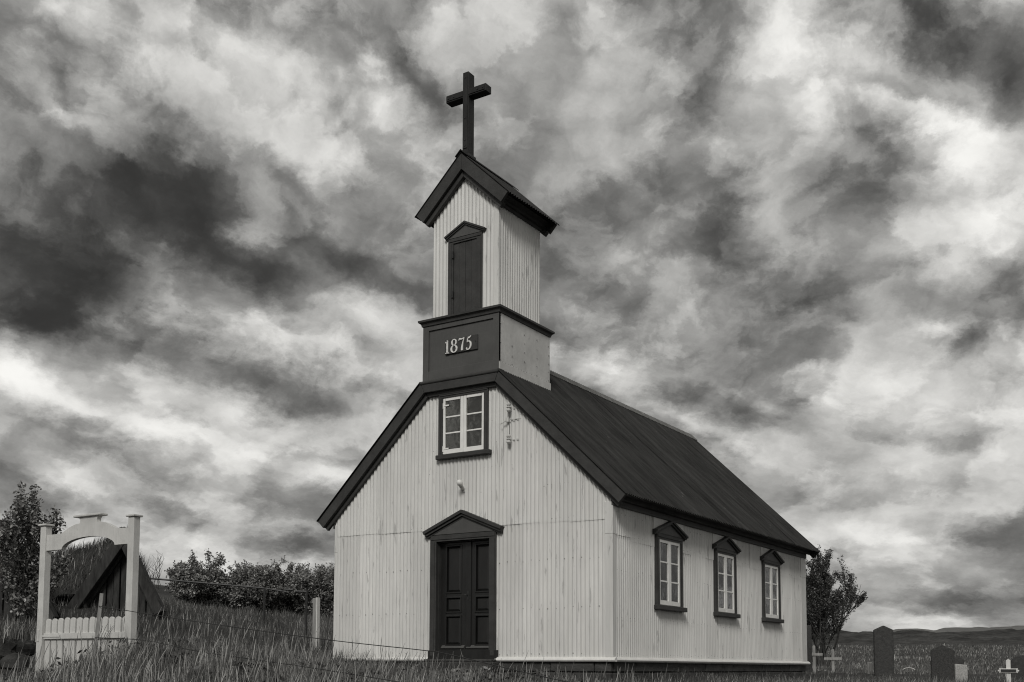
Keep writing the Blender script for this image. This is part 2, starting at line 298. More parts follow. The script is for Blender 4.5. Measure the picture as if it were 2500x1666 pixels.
def np_mesh(name, verts, faces, mat, parent=None, tone=None, kind=None, smooth=False):
    """big mesh from arrays; faces (n,k) with one k"""
    me = bpy.data.meshes.new(name); nv, (nf, k) = len(verts), faces.shape
    me.vertices.add(nv); me.vertices.foreach_set('co', np.asarray(verts, np.float32).ravel())
    me.loops.add(nf*k); me.loops.foreach_set('vertex_index', faces.astype(np.int32).ravel())
    me.polygons.add(nf); me.polygons.foreach_set('loop_start', np.arange(0, nf*k, k, dtype=np.int32)); me.polygons.foreach_set('loop_total', np.full(nf, k, np.int32))
    if smooth: me.polygons.foreach_set('use_smooth', np.ones(nf, bool))
    if tone is not None:
        a = me.attributes.new('tone', 'FLOAT', 'POINT'); a.data.foreach_set('value', np.asarray(tone, np.float32))
    me.update(calc_edges=True); me.validate()
    me.materials.append(M[mat])
    o = bpy.data.objects.new(name, me); COL.objects.link(o)
    if parent is not None: o.parent = parent
    if kind: o['kind'] = kind
    return o
# ------------------------------------------------------------------ terrain
Rv = np.array([math.cos(YAW), math.sin(YAW)]); Fv = np.array([-math.sin(YAW), math.cos(YAW)])
C2 = np.array([CAM.x, CAM.y])
def place(d, s): return C2+d*Fv+s*Rv
_cp = [(0,0,-1.45),(-12,0,-1.6),(-12,-20,-1.5),(-12,20,-1.6),(4,-4,-1.1),(4,4,-1.25),(6,-3,-.95),(6,0,-1.05),(6,3,-1.1),
 (8.5,-4,-.80),(8.5,-1.5,-.72),(8.5,1,-.9),(8.5,4,-.9),(10.2,-4.7,-.66),(9.5,-2.6,-.50),(12.5,-4.5,-.10),(13.9,-5.7,-.42),(13.3,-4.0,.08),(12.6,-3.4,-.10),(11.4,-3.6,-.24),(14,-7.2,-.62),(12,-6.0,-.85),(11,-2.5,-.27),(11,-.5,-.6),(11,2,-.75),(11,5,-.72),
 (14,-2.5,-.22),(14,0,-.52),(14,3,-.55),(14,6,-.55),(19.8,-2.8,-.20),(18,-.5,-.34),(16.7,1.9,-.40),(24.8,7.2,-.44),(27,3,-.2),(19,4,-.40),(22,6,-.43),
 (17,-4,-.12),(18,-5,-.02),(22,-4.5,.05),(25,-7,.34),(28,-5.2,.50),(20,-8,.02),(18,-9,-.15),(28,-10.2,1.36),(31,-10,1.6),(28,-13,1.3),(33,-13,2.0),(36,-8,1.2),(40,-5,1.5),(45,-8,1.7),(50,-14,2.0),(58,-14,3.5),(58,-8,3.2),(58,-22,4.5),(75,-22,4.8),(75,-10,4.4),(40,-20,2.8),(40,-15.5,2.6),(50,-19.5,3.6),(26.5,-8.5,.85),(24,-11,.5),
 (18,7.5,-.42),(22,9,-.38),(26,9.5,-.30),(30,10,-.26),(30,14,-.28),(24,12,-.36),(45,18,-.1),(45,10,-.15),(60,25,.7),(60,8,.4),(20,15,-.5),(15,8,-.6),(80,25,1.6),(80,5,1.6),(80,-20,2.4),(80,-50,3),(60,-40,2.2),(20,-30,.2),(20,40,-.4),(80,60,1.6),(40,-60,1.5),(0,-50,-1),(0,50,-1.2)]
_P = np.array([place(d, s) for d, s, z in _cp]); _Z = np.array([z for *_, z in _cp])
def _ker(r): return r
_A = np.zeros((len(_Z)+3,)*2); _n = len(_Z)
_A[:_n, :_n] = _ker(np.linalg.norm(_P[:, None]-_P[None], axis=2)) - 0.15*np.eye(_n)
_A[:_n, _n] = 1; _A[:_n, _n+1:] = _P/50; _A[_n, :_n] = 1; _A[_n+1:, :_n] = (_P/50).T
_W = np.linalg.solve(_A, np.concatenate([_Z, np.zeros(3)]))
def sn(x, y, s, k=0):
    """cheap smooth pseudo-noise"""
    return (np.sin(x*s+1.3+k)*np.cos(y*s*1.13+.4+k*2)+.6*np.sin(x*s*2.1-y*s*1.7+k)+.4*np.cos(x*s*3.9+y*s*3.3+2*k))/2.0
def ground_z(x, y):
    x = np.asarray(x, float); y = np.asarray(y, float); sh = x.shape; p = np.stack([x.ravel(), y.ravel()], 1)
    out = np.empty(len(p))
    for i in range(0, len(p), 20000):
        q = p[i:i+20000]
        out[i:i+20000] = _ker(np.linalg.norm(q[:, None]-_P[None], axis=2))@_W[:_n]+_W[_n]+(q/50)@_W[_n+1:]
    r = np.linalg.norm(p-C2, axis=1); t = np.clip((r-70)/60, 0, 1)
    far = 1.9+0.25*sn(p[:, 0], p[:, 1], .02)
    out = out*(1-t)+far*t
    out += .05*sn(p[:, 0], p[:, 1], 1.1)*np.clip(r/10, 0, 1)+.03*sn(p[:, 0], p[:, 1], 2.9, 1)
    # level pad under the church
    dx = np.maximum(np.abs(p[:, 0])-3.0, 0); dy = np.maximum(np.abs(p[:, 1]-4.8)-5.0, 0); k = np.clip(1-np.hypot(dx, dy)/.8, 0, 1)
    out = out*(1-k)+np.minimum(out, -.12)*k
    return out.reshape(sh)
def gz(x, y): return float(ground_z(np.array([x]), np.array([y]))[0])
NR, NA = 230, 420
rr = np.concatenate([[0.0], np.geomspace(.6, 6000, NR)]); aa = np.linspace(0, 2*np.pi, NA, endpoint=False)
GX = C2[0]+rr[:, None]*np.cos(aa); GY = C2[1]+rr[:, None]*np.sin(aa)
GV = np.stack([GX, GY, ground_z(GX, GY)], 2).reshape(-1, 3)
ii = np.arange(NR)[:, None]*NA; jj = np.arange(NA)[None]; j2 = (jj+1) % NA
GF = np.stack([ii+jj, ii+j2, ii+NA+j2, ii+NA+jj], 2).reshape(-1, 4)
ground = np_mesh('ground', GV, GF, 'ground', kind='structure', smooth=True)

# hill ridge of lava heath and mountains beyond it, with distance haze put into their colour
def ridge(name, mat, d0, depth, s0, s1, n, m, hfun, base):
    s = np.linspace(s0, s1, n); t = np.linspace(0, 1, m)
    V = np.zeros((m, n, 3))
    for j, tt in enumerate(t):
        d = d0+depth*tt
        P = C2[None]+d*Fv[None]+s[:, None]*Rv[None]
        V[j, :, :2] = P; V[j, :, 2] = base+hfun(s, tt)
    k = np.arange(n-1)[None]+np.arange(m-1)[:, None]*n
    F = np.stack([k, k+1, k+n+1, k+n], 2).reshape(-1, 4)
    return np_mesh(name, V.reshape(-1, 3), F, mat, kind='structure', smooth=True)
_rg = np.random.default_rng(5)
def fbm1(s, sc, seed, o=5):
    out = np.zeros_like(s); a = 1.0
    for k in range(o):
        g_ = np.random.default_rng(seed+k).normal(size=4000); x = s*sc*2**k+1000
        i = np.floor(x).astype(int) % 3990; f = x-np.floor(x); f = f*f*(3-2*f)
        out += a*(g_[i]*(1-f)+g_[i+1]*f); a *= .55
    return out
def hill_h(s, t):
    prof = np.interp(s, [-400,-200,-60,40,60,75,95,110,140,200,300,500], [6,6,6.5,6.6,6.6,6.3,5.7,6.5,8.8,12.5,14,15])
    bumps = .30*fbm1(s, .055, 40)+.55*np.maximum(fbm1(s+7*t, .22, 60, 6), -.25)
    shape = np.sin(min(t, .75)/.75*np.pi/2)**1.1 if t < .75 else math.cos((t-.75)/.25*np.pi/2)
    return (prof+bumps)*shape+(fbm1(s+31*t, .12, 80+int(t*9), 4)*.5)*(.2+shape*.5)-1.0*(1-shape)
ridge('hill', 'hill', 150, 130, -420, 520, 1500, 26, hill_h, 1.3)
def mount_h(s, t):
    prof = np.interp(s, [-5000,-1500,300,900,1250,1600,2000,2500,5000], [120,115,110,130,142,152,172,205,215])
    return (prof+7*fbm1(s, .004, 140, 6)+1.5*fbm1(s+300*t, .02, 160, 4))*(math.sin(min(t, .7)/.7*math.pi/2) if t < .7 else math.cos((t-.7)/.3*math.pi/2))
ridge('mountain', 'mountain', 3600, 1500, -5200, 5200, 900, 14, mount_h, -5)

# ------------------------------------------------------------------ the church
church = thing('church', 'white corrugated iron church with dark roof and small bell tower', 'church')
SL = 0.972; HYP = math.hypot(1, SL)
RZ = 5.524                                    # ridge height
YE = 9.675                                    # back of the nave
PIT = 0.0762
def corr(name, parent, mat, P, u0, u1, vb, vt, holes=(), amp=.0125, off=0.0, per=8, rows=1):
    """one corrugated sheet: P(u, v, n) gives the point; vb, vt bottom and top as numbers or functions of u"""
    fb = vb if callable(vb) else (lambda u: vb); ft = vt if callable(vt) else (lambda u: vt)
    n = max(2, int(round((u1-u0)/PIT*per))); us = [u0+(u1-u0)*i/n for i in range(n+1)]
    idx = {}; vs = []; fs = []
    tilt = random.uniform(-.003, .003); wob = random.uniform(0, 6)
    def vert(i, v):
        k = (i, round(v, 4))
        if k not in idx:
            u = us[i]; nn_ = amp*math.cos(2*math.pi*u/PIT)+off+tilt*(u-u0)+.0022*math.sin(v*2.3+wob+u*1.7)
            idx[k] = len(vs); vs.append(P(u, v, nn_))
        return idx[k]
    for i in range(n):
        um = (us[i]+us[i+1])/2
        cuts = sorted((h[2], h[3]) for h in holes if h[0] < um < h[1])
        spans = []; lo = None
        edges = [('b', None)]
        cur = 'b'
        for a, b in cuts:
            spans.append((cur, a)); cur = b
        spans.append((cur, 't'))
        for a, b in spans:
            a0 = fb(us[i]) if a == 'b' else a; a1 = fb(us[i+1]) if a == 'b' else a
            b0 = ft(us[i]) if b == 't' else b; b1 = ft(us[i+1]) if b == 't' else b
            b0 = max(b0, a0); b1 = max(b1, a1)
            if (b0-a0)+(b1-a1) < .02: continue
            fs.append((vert(i, a0), vert(i+1, a1), vert(i+1, b1), vert(i, b0)))
    me = bpy.data.meshes.new(name); me.from_pydata(vs, [], fs)
    for p in me.polygons: p.use_smooth = True
    me.materials.append(M[mat]); me.validate()
    o = bpy.data.objects.new(name, me); COL.objects.link(o); o.parent = parent
    return o
PF = lambda u, v, n: (u, -n, v)
PS = lambda u, v, n: (2.8+n, u, v)
PL = lambda u, v, n: (-2.8-n, u, v)
PB = lambda u, v, n: (u, YE+n, v)
DC = .035                                     # door centre
roofline = lambda u: RZ-SL*abs(u)

# front wall: boarding behind, sheets in two rows before it
b = MB(); b.box(-2.76, DC-.60, .03, .13, -.03, 2.6); b.box(DC+.60, 2.76, .03, .13, -.03, 2.6); b.box(DC-.60, DC+.60, .03, .13, 2.0, 2.6)
b.prism([(-2.76, 2.6), (2.76, 2.6), (.86, 4.62), (-.86, 4.62)], FRONT, -.13, -.03)
b.box(DC-.60, DC+.60, .22, .26, -.03, 2.0)
front = b.build('front_wall', 'core', church)
top = lambda u: min(4.60, roofline(u)-.13)
WH = [(-.44, .50, 3.42, 4.60)]                # upper window opening
DH = [(DC-.64, DC+.64, -.05, 2.3)]            # door opening
Ls = [-2.8, -2.214, -1.66, -1.06, DC-.62]; Rs = [DC+.62, 1.18, 1.752, 2.255, 2.70]
for E in (Ls, Rs):
    for k in range(4):
        corr('corrugated_sheet', front, 'wall', PF, E[k]-(.038 if k and E is Ls else 0), E[k+1]+(.038 if k < 3 and E is Rs else 0), 0.0, 2.24, holes=DH, off=.001+.0028*(k % 2)+.001*k)
Us = [-2.8, -1.82, -1.15, -.48, .26, .91, 1.50, 2.073, 2.80]
sm = [2.185, 2.17, 2.165, 2.158, 2.16, 2.16, 2.145, 2.13]
for k in range(8):
    corr('corrugated_sheet', front, 'wall', PF, Us[k], Us[k+1]+.038*(k < 7), sm[k], top, holes=WH+[(DC-.5, DC+.5, 2.0, 2.28)], off=.0115+.0032*(k % 2))
# right wall
b = MB(); b.box(2.66, 2.76, .13, YE-.1, -.03, 2.5); right = b.build('side_wall', 'core', church)
WC = (2.10, 4.69, 7.29)                       # side windows
SH = [(c-.47, c+.47, .87, 2.14) for c in WC]
Es = [.02, .64, 1.27, 1.88, 2.50, 3.10, 3.72, 4.33, 4.95, 5.56, 6.18, 6.80, 7.42, 8.03, 8.64, 9.24, YE]
for k in range(16):
    s = 1.90 if k == 0 else 1.84
    corr('corrugated_sheet', right, 'wall', PS, Es[k], Es[k+1]+.038*(k < 15), 0.0, s+.06, holes=SH, off=.001+.0026*(k % 2), per=6)
Eu = [.02, .66, 1.40, 2.10, 2.90, 3.55, 4.15, 4.85, 5.40, 6.02, 6.68, 7.30, 8.00, 8.55, 9.15, YE]
for k in range(15):
    s = 1.90 if k == 0 else 1.84
    corr('corrugated_sheet', right, 'wall', PS, Eu[k], Eu[k+1]+.038*(k < 14), s, 2.42, holes=SH, off=.0065+.0026*(k % 2), per=6)
# the two walls turned away from the path
b = MB(); b.box(-2.76, -2.66, .13, YE-.1, -.03, 2.5); leftw = b.build('side_wall', 'core', church)
for k in range(8): corr('corrugated_sheet', leftw, 'wall', PL, k*YE/8, (k+1)*YE/8+.038*(k < 7), 0.0, 2.42, off=.001+.0026*(k % 2), per=4)
b = MB(); b.box(-2.76, 2.76, YE-.1, YE-.03, -.03, 2.6); b.prism([(-2.76, 2.6), (2.76, 2.6), (0, 5.25)], FRONT, -(YE-.03), -(YE-.1)); backw = b.build('back_wall', 'core', church)
for k in range(6): corr('corrugated_sheet', backw, 'wall', PB, -2.8+k*5.6/6, -2.8+(k+1)*5.6/6, 0.0, lambda u: roofline(u)-.1, off=.001+.0026*(k % 2), per=4)
# flat corner strips
for nm, x0, x1, y0, y1 in (('corner_flashing', 2.695, 2.832, -.022, .005), ('corner_flashing', 2.80, 2.822, .005, .10), ('corner_flashing', 2.80, 2.822, YE-.34, YE+.02), ('corner_flashing', -2.822, -2.74, -.012, .02)):
    b = MB(); b.box(x0, x1, y0, y1, 0, 1.90); b.box(x0, x1+.003, y0-.003, y1, 1.90, 2.40); b.build(nm, 'wall', church, bevel=.004)
# nail heads, joined because they are too small to pick apart
def nails(P, rows, parent, step=2, keep=.82, rad=.0085, holes=(), lim=None):
    b = MB()
    for (u0, u1, v) in rows:
        k0, k1 = math.ceil(u0/PIT), math.floor(u1/PIT)
        for k in range(k0, k1+1, step):
            if random.random() > keep: continue
            u = k*PIT+random.uniform(-.004, .004); vv = v+random.uniform(-.018, .018)
            if any(h[0] < u < h[1] and h[2] < vv < h[3] for h in holes): continue
            if lim and vv > lim(u): continue
            r = rad*random.uniform(.8, 1.4); n0 = .0105+.009
            c = [P(u+r*math.cos(t), vv+r*math.sin(t), n0) for t in [i*math.pi/3 for i in range(6)]]
            b.add(c+[P(u, vv, n0+.006)], [(i, (i+1) % 6, 6) for i in range(6)])
    return tag(b.build('nail_heads', 'nail', parent), kind='stuff')
nails(PF, [(-2.7, -.7, .06), (-2.7, -.7, .74), (-2.7, -.7, 1.50), (.75, 2.65, .05), (.75, 2.65, .78), (.75, 2.65, 1.55)], front)
nails(PF, [(-2.75, 2.68, 2.205), (-2.75, 2.7, 2.75), (-2.4, 2.4, 3.15), (-2, 2, 3.55), (-1.5, 1.5, 3.95), (-1.2, 1.2, 4.3)], front, 1, .6, holes=WH+[(-.62, .7, 2.0, 2.55)], lim=lambda u: roofline(u)-.42)
nails(PS, [(.1, YE-.1, .05), (.1, YE-.1, .62), (.1, YE-.1, 1.36), (.1, YE-.1, 1.90), (.1, YE-.1, 2.24)], right, 2, .8, .007, holes=[(c-.6, c+.6, .8, 2.3) for c in WC])
# white drip board on the foundation
for x0, x1 in ((-2.87, DC-.70), (DC+.66, 2.88)):
    b = MB(); b.prism([(-.02, -.075), (.05, -.07), (.065, -.045), (.05, -.02), (.015, .0), (-.02, .004)], lambda u, z, n: (n, -u, z), x0, x1); b.build('drip_board', 'white', church, bevel=.003)
b = MB(); b.prism([(-.02, -.075), (.05, -.07), (.065, -.045), (.05, -.02), (.015, .0), (-.02, .004)], lambda u, z, n: (2.8+u, n, z), .0, YE+.12); b.build('drip_board', 'white', church, bevel=.003)
# foundation of squared dark stones
b = MB(); b.box(-2.72, 2.72, .06, YE-.06, -.75, -.08); found = b.build('foundation', 'plinth', church)
def stones(a0, a1, zs, mk):
    for z0, z1 in zip(zs[:-1], zs[1:]):
        u = a0
        while u < a1-.05:
            w = min(random.uniform(.45, .95), a1-u)
            if a1-u-w < .25: w = a1-u
            j = random.uniform(-.012, .012)
            mk(u+.006, u+w-.006, z0+.006, z1-.006, j).build('foundation_stone', 'plinth', found, bevel=.014)
            u += w
stones(-2.78, 2.78, (-.70, -.40, -.235, -.078), lambda a, c, z0, z1, j: MB().box(a, c, -.0+j, .09, z0, z1))
stones(.10, YE+.02, (-.75, -.48, -.235, -.078), lambda a, c, z0, z1, j: MB().box(2.70, 2.795+j, a, c, z0, z1))
b = MB(); b.box(DC-.72, DC+.74, -.30, -.02, -.36, -.085); b.box(DC-.66, DC+.70, -.22, -.0, -.085, -.035); b.build('door_step', 'plinth', church, bevel=.012)

# ---- roof
VE = 3.14*HYP
Pr = lambda s: (lambda u, v, n: (s*(v/HYP+n*SL/HYP), u, RZ-v*SL/HYP+n/HYP))
roofm = MB()
for s in (1, -1):
    a = [(s*x, RZ-.035-SL*x) for x in (.0, 3.03)]
    roofm.prism([a[0], a[1], (a[1][0], a[1][1]-.03), (a[0][0], a[0][1]-.03)], FRONT, -(YE+.06), -1.62)
    c = [(s*x, RZ-.035-SL*x) for x in (.82, 3.03)]
    roofm.prism([c[0], c[1], (c[1][0], c[1][1]-.03), (c[0][0], c[0][1]-.03)], FRONT, -1.62, .03)
roof = roofm.build('roof', 'core', church)
for s in (1, -1):
    e = [-.175+k*.6235 for k in range(17)]; e[-1] = 9.80
    for k in range(16):
        corr('roof_sheet', roof, 'roof', Pr(s), e[k], e[k+1]+.038*(k < 15), 0.0, VE+random.uniform(-.008, .008), holes=[(-.3, 1.58, -.1, .80*HYP)], off=.002+.003*(k % 2), per=8, amp=.016)
b = MB()
for s in (1, -1): b.add([(0, 1.56, RZ+.035), (0, 9.83, RZ+.035), (s*.15, 9.83, RZ-.13), (s*.15, 1.56, RZ-.13)], [(0, 1, 2, 3)])
ridgecap = b.build('ridge_cap', 'roof', roof)
b = MB()
for k in range(109):
    y = 1.60+k*PIT
    for s in (1, -1): b.tube([(0, y, RZ+.038), (s*.165, y, RZ-.125)], .014, 5)
tag(b.build('ridge_cap_ribs', 'ridge', roof), kind='stuff')

def offset_line(P, w):
    """open polyline (u,z) moved inwards (down) by w with mitred corners"""
    out = []
    n = len(P)
    def nrm(a, c):
        dx, dz = c[0]-a[0], c[1]-a[1]; l = math.hypot(dx, dz); return (dz/l, -dx/l)
    for i in range(n):
        ns = [nrm(P[j], P[j+1]) for j in (i-1, i) if 0 <= j < n-1]
        if len(ns) == 1: m = ns[0]; k = 1
        else:
            m = (ns[0][0]+ns[1][0], ns[0][1]+ns[1][1]); l = math.hypot(*m); m = (m[0]/l, m[1]/l); k = 1/(m[0]*ns[0][0]+m[1]*ns[0][1])
        out.append((P[i][0]+m[0]*w*k, P[i][1]+m[1]*w*k))
    return out
def band(name, parent, mat, line, w0, w1, n0, n1, fr, gap=.0035):
    """boards following a line, one object per straight length, mitred at the corners"""
    A, B = offset_line(line, w0), offset_line(line, w1)
    for i in range(len(line)-1):
        def sh(p, q, t):
            l = math.hypot(q[0]-p[0], q[1]-p[1]); return (p[0]+(q[0]-p[0])*t/l, p[1]+(q[1]-p[1])*t/l)
        ga = gap if i > 0 else 0; gb = gap if i < len(line)-2 else 0
        MB().prism([sh(A[i], A[i+1], ga), sh(A[i+1], A[i], gb), sh(B[i+1], B[i], gb), sh(B[i], B[i+1], ga)], fr, n0, n1).build(name, mat, parent, bevel=.003)
line = [(-3.117, RZ-SL*3.117-.02), (-.80, RZ-SL*.80-.02), (.80, RZ-SL*.80-.02), (3.117, RZ-SL*3.117-.02)]
band('bargeboard', church, 'trim', line, .0, .17, .075, .145, FRONT)
band('barge_moulding', church, 'trim', line, .15, .237, .012, .074, FRONT)
bl = [(-3.117, RZ-SL*3.117-.02), (0, RZ-.02), (3.117, RZ-SL*3.117-.02)]
BACK = lambda u, z, n: (u, YE+n, z)
band('bargeboard', church, 'trim', bl, .0, .185, .06, .10, BACK)
# eaves: frieze board, crown moulding, soffit
for s, nm in ((1, 'right'), (-1, 'left')):
    fr = lambda u, z, n, s=s: (s*u, n, z)
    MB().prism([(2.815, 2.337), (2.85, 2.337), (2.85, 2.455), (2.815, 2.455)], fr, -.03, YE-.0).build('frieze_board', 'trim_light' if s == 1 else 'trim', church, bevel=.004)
    MB().prism([(2.80, 2.457), (2.895, 2.425), (2.925, 2.445), (2.94, 2.50), (3.00, 2.535), (2.80, 2.70)], fr, .02, YE+.06).build('eaves_moulding', 'trim', church, bevel=.003)

# ---- windows
def pediment(parent, fr, c, hw, z0, za, n0, n1, th, tymp_n, tymp_z, tz_hw):
    """two raking mouldings of three steps and the triangular board behind them"""
    L = [(c-hw, z0), (c, za), (c+hw, z0)]
    for (w0, w1, nn1) in ((0, th*.42, n1), (th*.38, th*.75, n1-(n1-n0)*.25), (th*.7, th, n1-(n1-n0)*.5)):
        A, B = offset_line(L, w0), offset_line(L, w1)
        for i in (0, 1):
            MB().prism([A[i], A[i+1], B[i+1], B[i]], fr, n0, nn1).build('raking_moulding', 'trim', parent, bevel=.002)
    k = offset_line(L, th*.9)
    MB().prism([(c-tz_hw, tymp_z), (c+tz_hw, tymp_z), (k[1][0], k[1][1])], fr, n0-.01, tymp_n).build('tympanum', 'trim_light', parent)
def casements(parent, fr, u0, u1, z0, z1, n, cols=2, rows=3, mull=.115, stile=.048):
    uc = (u0+u1)/2
    for (a, c_) in ((u0, uc-.002), (uc+.002, u1)):
        sa = stile if a == u0 else mull/2; sc = mull/2 if a == u0 else stile
        b = MB(); b.fbox(fr, a, a+sa, z0, z1, n, n+.034); b.fbox(fr, c_-sc, c_, z0, z1, n, n+.034)
        b.fbox(fr, a+sa, c_-sc, z0, z0+.075, n, n+.034); b.fbox(fr, a+sa, c_-sc, z1-.055, z1, n, n+.034)
        hs = (z1-.055-z0-.075)/rows
        for k in range(1, rows): b.fbox(fr, a+sa, c_-sc, z0+.075+hs*k-.013, z0+.075+hs*k+.013, n+.006, n+.026)
        cas = b.build('casement', 'sash', parent, bevel=.003)
        for k in range(rows):
            MB().fbox(fr, a+sa-.004, c_-sc+.004, z0+.075+hs*k, z0+.075+hs*(k+1), n+.012, n+.015).build('pane', 'glass', parent)
    MB().fbox(fr, u0+.01, u1-.01, z0+.02, z1-.01, n-.06, n-.055).build('curtain', 'curtain', parent)
def frame_boards(fr, u0, u1, z0, z1, w, wt, n0, n1):
    b = MB()
    b.fbox(fr, u0, u0+w, z0, z1-wt, n0, n1); b.fbox(fr, u1-w, u1, z0, z1-wt, n0, n1); b.fbox(fr, u0, u1, z1-wt, z1, n0, n1)
    b.fbox(fr, u0+.018, u0+w-.03, z0, z1-wt-.0, n1, n1+.012); b.fbox(fr, u1-w+.03, u1-.018, z0, z1-wt, n1, n1+.012); b.fbox(fr, u0+.018, u1-.018, z1-wt+.03, z1-.018, n1, n1+.012)
    return b
for c in WC:
    fr = SIDE(2.8)
    w = frame_boards(fr, c-.525, c+.525, .875, 2.085, .095, .095, -.03, .05).build('window', 'trim', church, bevel=.003)
    MB().fbox(fr, c-.585, c+.585, .80, .878, -.02, .105).build('sill', 'trim', w, bevel=.008)
    pediment(w, fr, c, .645, 2.125, 2.335, -.0, .115, .085, .055, 2.085, .52)
    MB().fbox(fr, c-.60, c+.62, 2.09, 2.335, .006, .022).build('flashing', 'wall', w)
    casements(w, fr, c-.43, c+.43, .89, 1.99, .004)
w = frame_boards(FRONT, .03-.51, .03+.51, 3.44, 4.515, .085, .08, -.03, .055).build('window', 'trim', church, bevel=.003)
MB().fbox(FRONT, .05-.55, .05+.55, 3.365, 3.44, -.02, .11).build('sill', 'trim', w, bevel=.008)
casements(w, FRONT, .03-.423, .03+.423, 3.46, 4.435, .004, mull=.12)
b = MB()
for z in (3.55, 4.30):
    b.fbox(FRONT, .03-.44, .03-.40, z-.05, z+.05, .038, .046); b.fbox(FRONT, .03-.40, .03-.30, z-.012, z+.012, .038, .044)
b.build('hinges', 'sash', w)

# ---- door
su = frame_boards(FRONT, DC-.665, DC+.665, .02, 2.075, .125, .115, -.03, .05).build('door_surround', 'trim', church, bevel=.003)
for a, c_ in ((DC-.56, DC-.535), (DC+.535, DC+.56)): MB().box(a, c_, .03, .16, .0, 1.965).build('jamb', 'trim', su)
MB().box(DC-.535, DC+.535, .03, .16, 1.945, 1.965).build('jamb_head', 'trim', su)
pediment(su, FRONT, DC+.02, .80, 2.135, 2.465, .0, .13, .125, .06, 2.077, .66)
b = MB(); b.box(DC-.69, DC+.69, -.055, .16, -.05, .115); b.box(DC-.56, DC+.56, -.035, .16, .115, .13); b.build('threshold', 'door', su, bevel=.004)
for (a, c_, pa, pc) in ((DC-.535, .020, -.385, -.085), (.022, DC+.535, .215, .490)):
    yb_, yf = .10, .14
    lf = MB(); z0, z1 = .135, 1.945
    rows = ((.205, .69), (.765, 1.005), (1.095, 1.885))
    lf.box(a, pa, yb_, yf, z0, z1); lf.box(pc, c_, yb_, yf, z0, z1)
    zs = [z0]+[z for r_ in rows for z in r_]+[z1]
    for k in range(0, len(zs), 2): lf.box(pa, pc, yb_, yf, zs[k], zs[k+1])
    leaf = lf.build('door_leaf', 'door', church, bevel=.004)
    for q0, q1 in rows:
        e = .045; f0, f1 = yb_+.034, yb_+.008
        P = [(pa, q0), (pc, q0), (pc, q1), (pa, q1)]; Q = [(pa+e, q0+e), (pc-e, q0+e), (pc-e, q1-e), (pa+e, q1-e)]
        p = MB(); p.add([(x, f0, z) for x, z in P]+[(x, f1, z) for x, z in Q], [(0,1,5,4),(1,2,6,5),(2,3,7,6),(3,0,4,7),(4,5,6,7)])
        p.build('door_panel', 'door', leaf)
        fm = MB()                                                    # bolection frame round the panel
        for (x0, x1, y0_, y1_) in ((pa-.018, pa+.008, q0-.018, q1+.018), (pc-.008, pc+.018, q0-.018, q1+.018), (pa+.008, pc-.008, q0-.018, q0+.008), (pa+.008, pc-.008, q1-.008, q1+.018)): fm.box(x0, x1, yb_-.012, yb_+.02, y0_, y1_)
        fm.build('panel_moulding', 'door', leaf, bevel=.005)
    MB().prism([(.10, .135), (.075, .14), (.06, .155), (.10, .20)], lambda u, z, n: (n, u, z), a+.03, c_-.02).build('weather_bar', 'trim_light', leaf)
    if a > 0:
        MB().box(.022, .130, .075, .10, .14, 1.94).build('cover_strip', 'door', leaf, bevel=.006)
        h = MB(); h.box(.06, .095, .068, .076, .96, 1.11); h.tube([(.075, .07, 1.04), (.075, .02, 1.04), (.04, .01, 1.04), (-.0, .012, 1.037)], .006, 6); h.build('handle', 'iron', leaf)

# ---- small fittings on the front wall
lp = MB(); lp.tube([(.03, -.0, 2.83), (.03, -.025, 2.83), (.03, -.03, 2.83)], [.06, .06, .03], 14); lp.tube([(.03, -.03, 2.83), (.04, -.10, 2.86), (.05, -.13, 2.885)], [.032, .034, .036], 12)
wl = lp.build('wall_lamp', 'fitting', church, smooth=False)
g_ = MB(); g_.tube([(.05, -.125, 2.88), (.056, -.16, 2.90), (.062, -.20, 2.925), (.066, -.225, 2.935)], [.034, .052, .045, .01], 12); g_.build('lamp_bulb', 'sash', wl, smooth=True)
for z in (4.09, 3.56):
    i_ = MB()
    zz = [z-.075+k*.019 for k in range(9)]
    i_.tube([(.98, -.10, q) for q in zz], [.02, .038, .038, .022, .042, .022, .038, .038, .018], 12); i_.build('insulator', 'fitting', church)
    MB().fbox(FRONT, .985, 1.12, z-.012, z+.012, .0, .02).fbox(FRONT, .97, .99, z-.012, z+.012, .02, .10).build('insulator_bracket', 'fitting', church)
b = MB(); b.tube([(.82, -.10, 3.83), (.86, -.10, 3.845), (.93, -.06, 3.90), (1.16, -.02, 3.90)], .008, 6); b.tube([(.93, -.06, 3.93), (.93, -.06, 3.86)], .03, 8); b.build('cable_hook', 'fitting', church)
b = MB(); b.tube([(.955, -.05, 4.15), (.945, -.028, 3.9), (.95, -.028, 3.70), (.955, -.05, 3.58)], .004, 5); b.build('cable', 'iron', church)

# ---- tower
TX, TY0, TY1 = .676, .039, 1.396
MB().box(-.77, .77, -.05, 1.55, 4.75, 5.74).box(-.70, .70, .16, 1.50, 4.3, 4.75).build('tower_core', 'core', church)
tw = MB().box(-.62, .62, .09, 1.34, 5.74, 7.7).prism([(-.62, 7.7), (.62, 7.7), (0, 8.28)], FRONT, -1.34, -.09).build('tower', 'core', church)
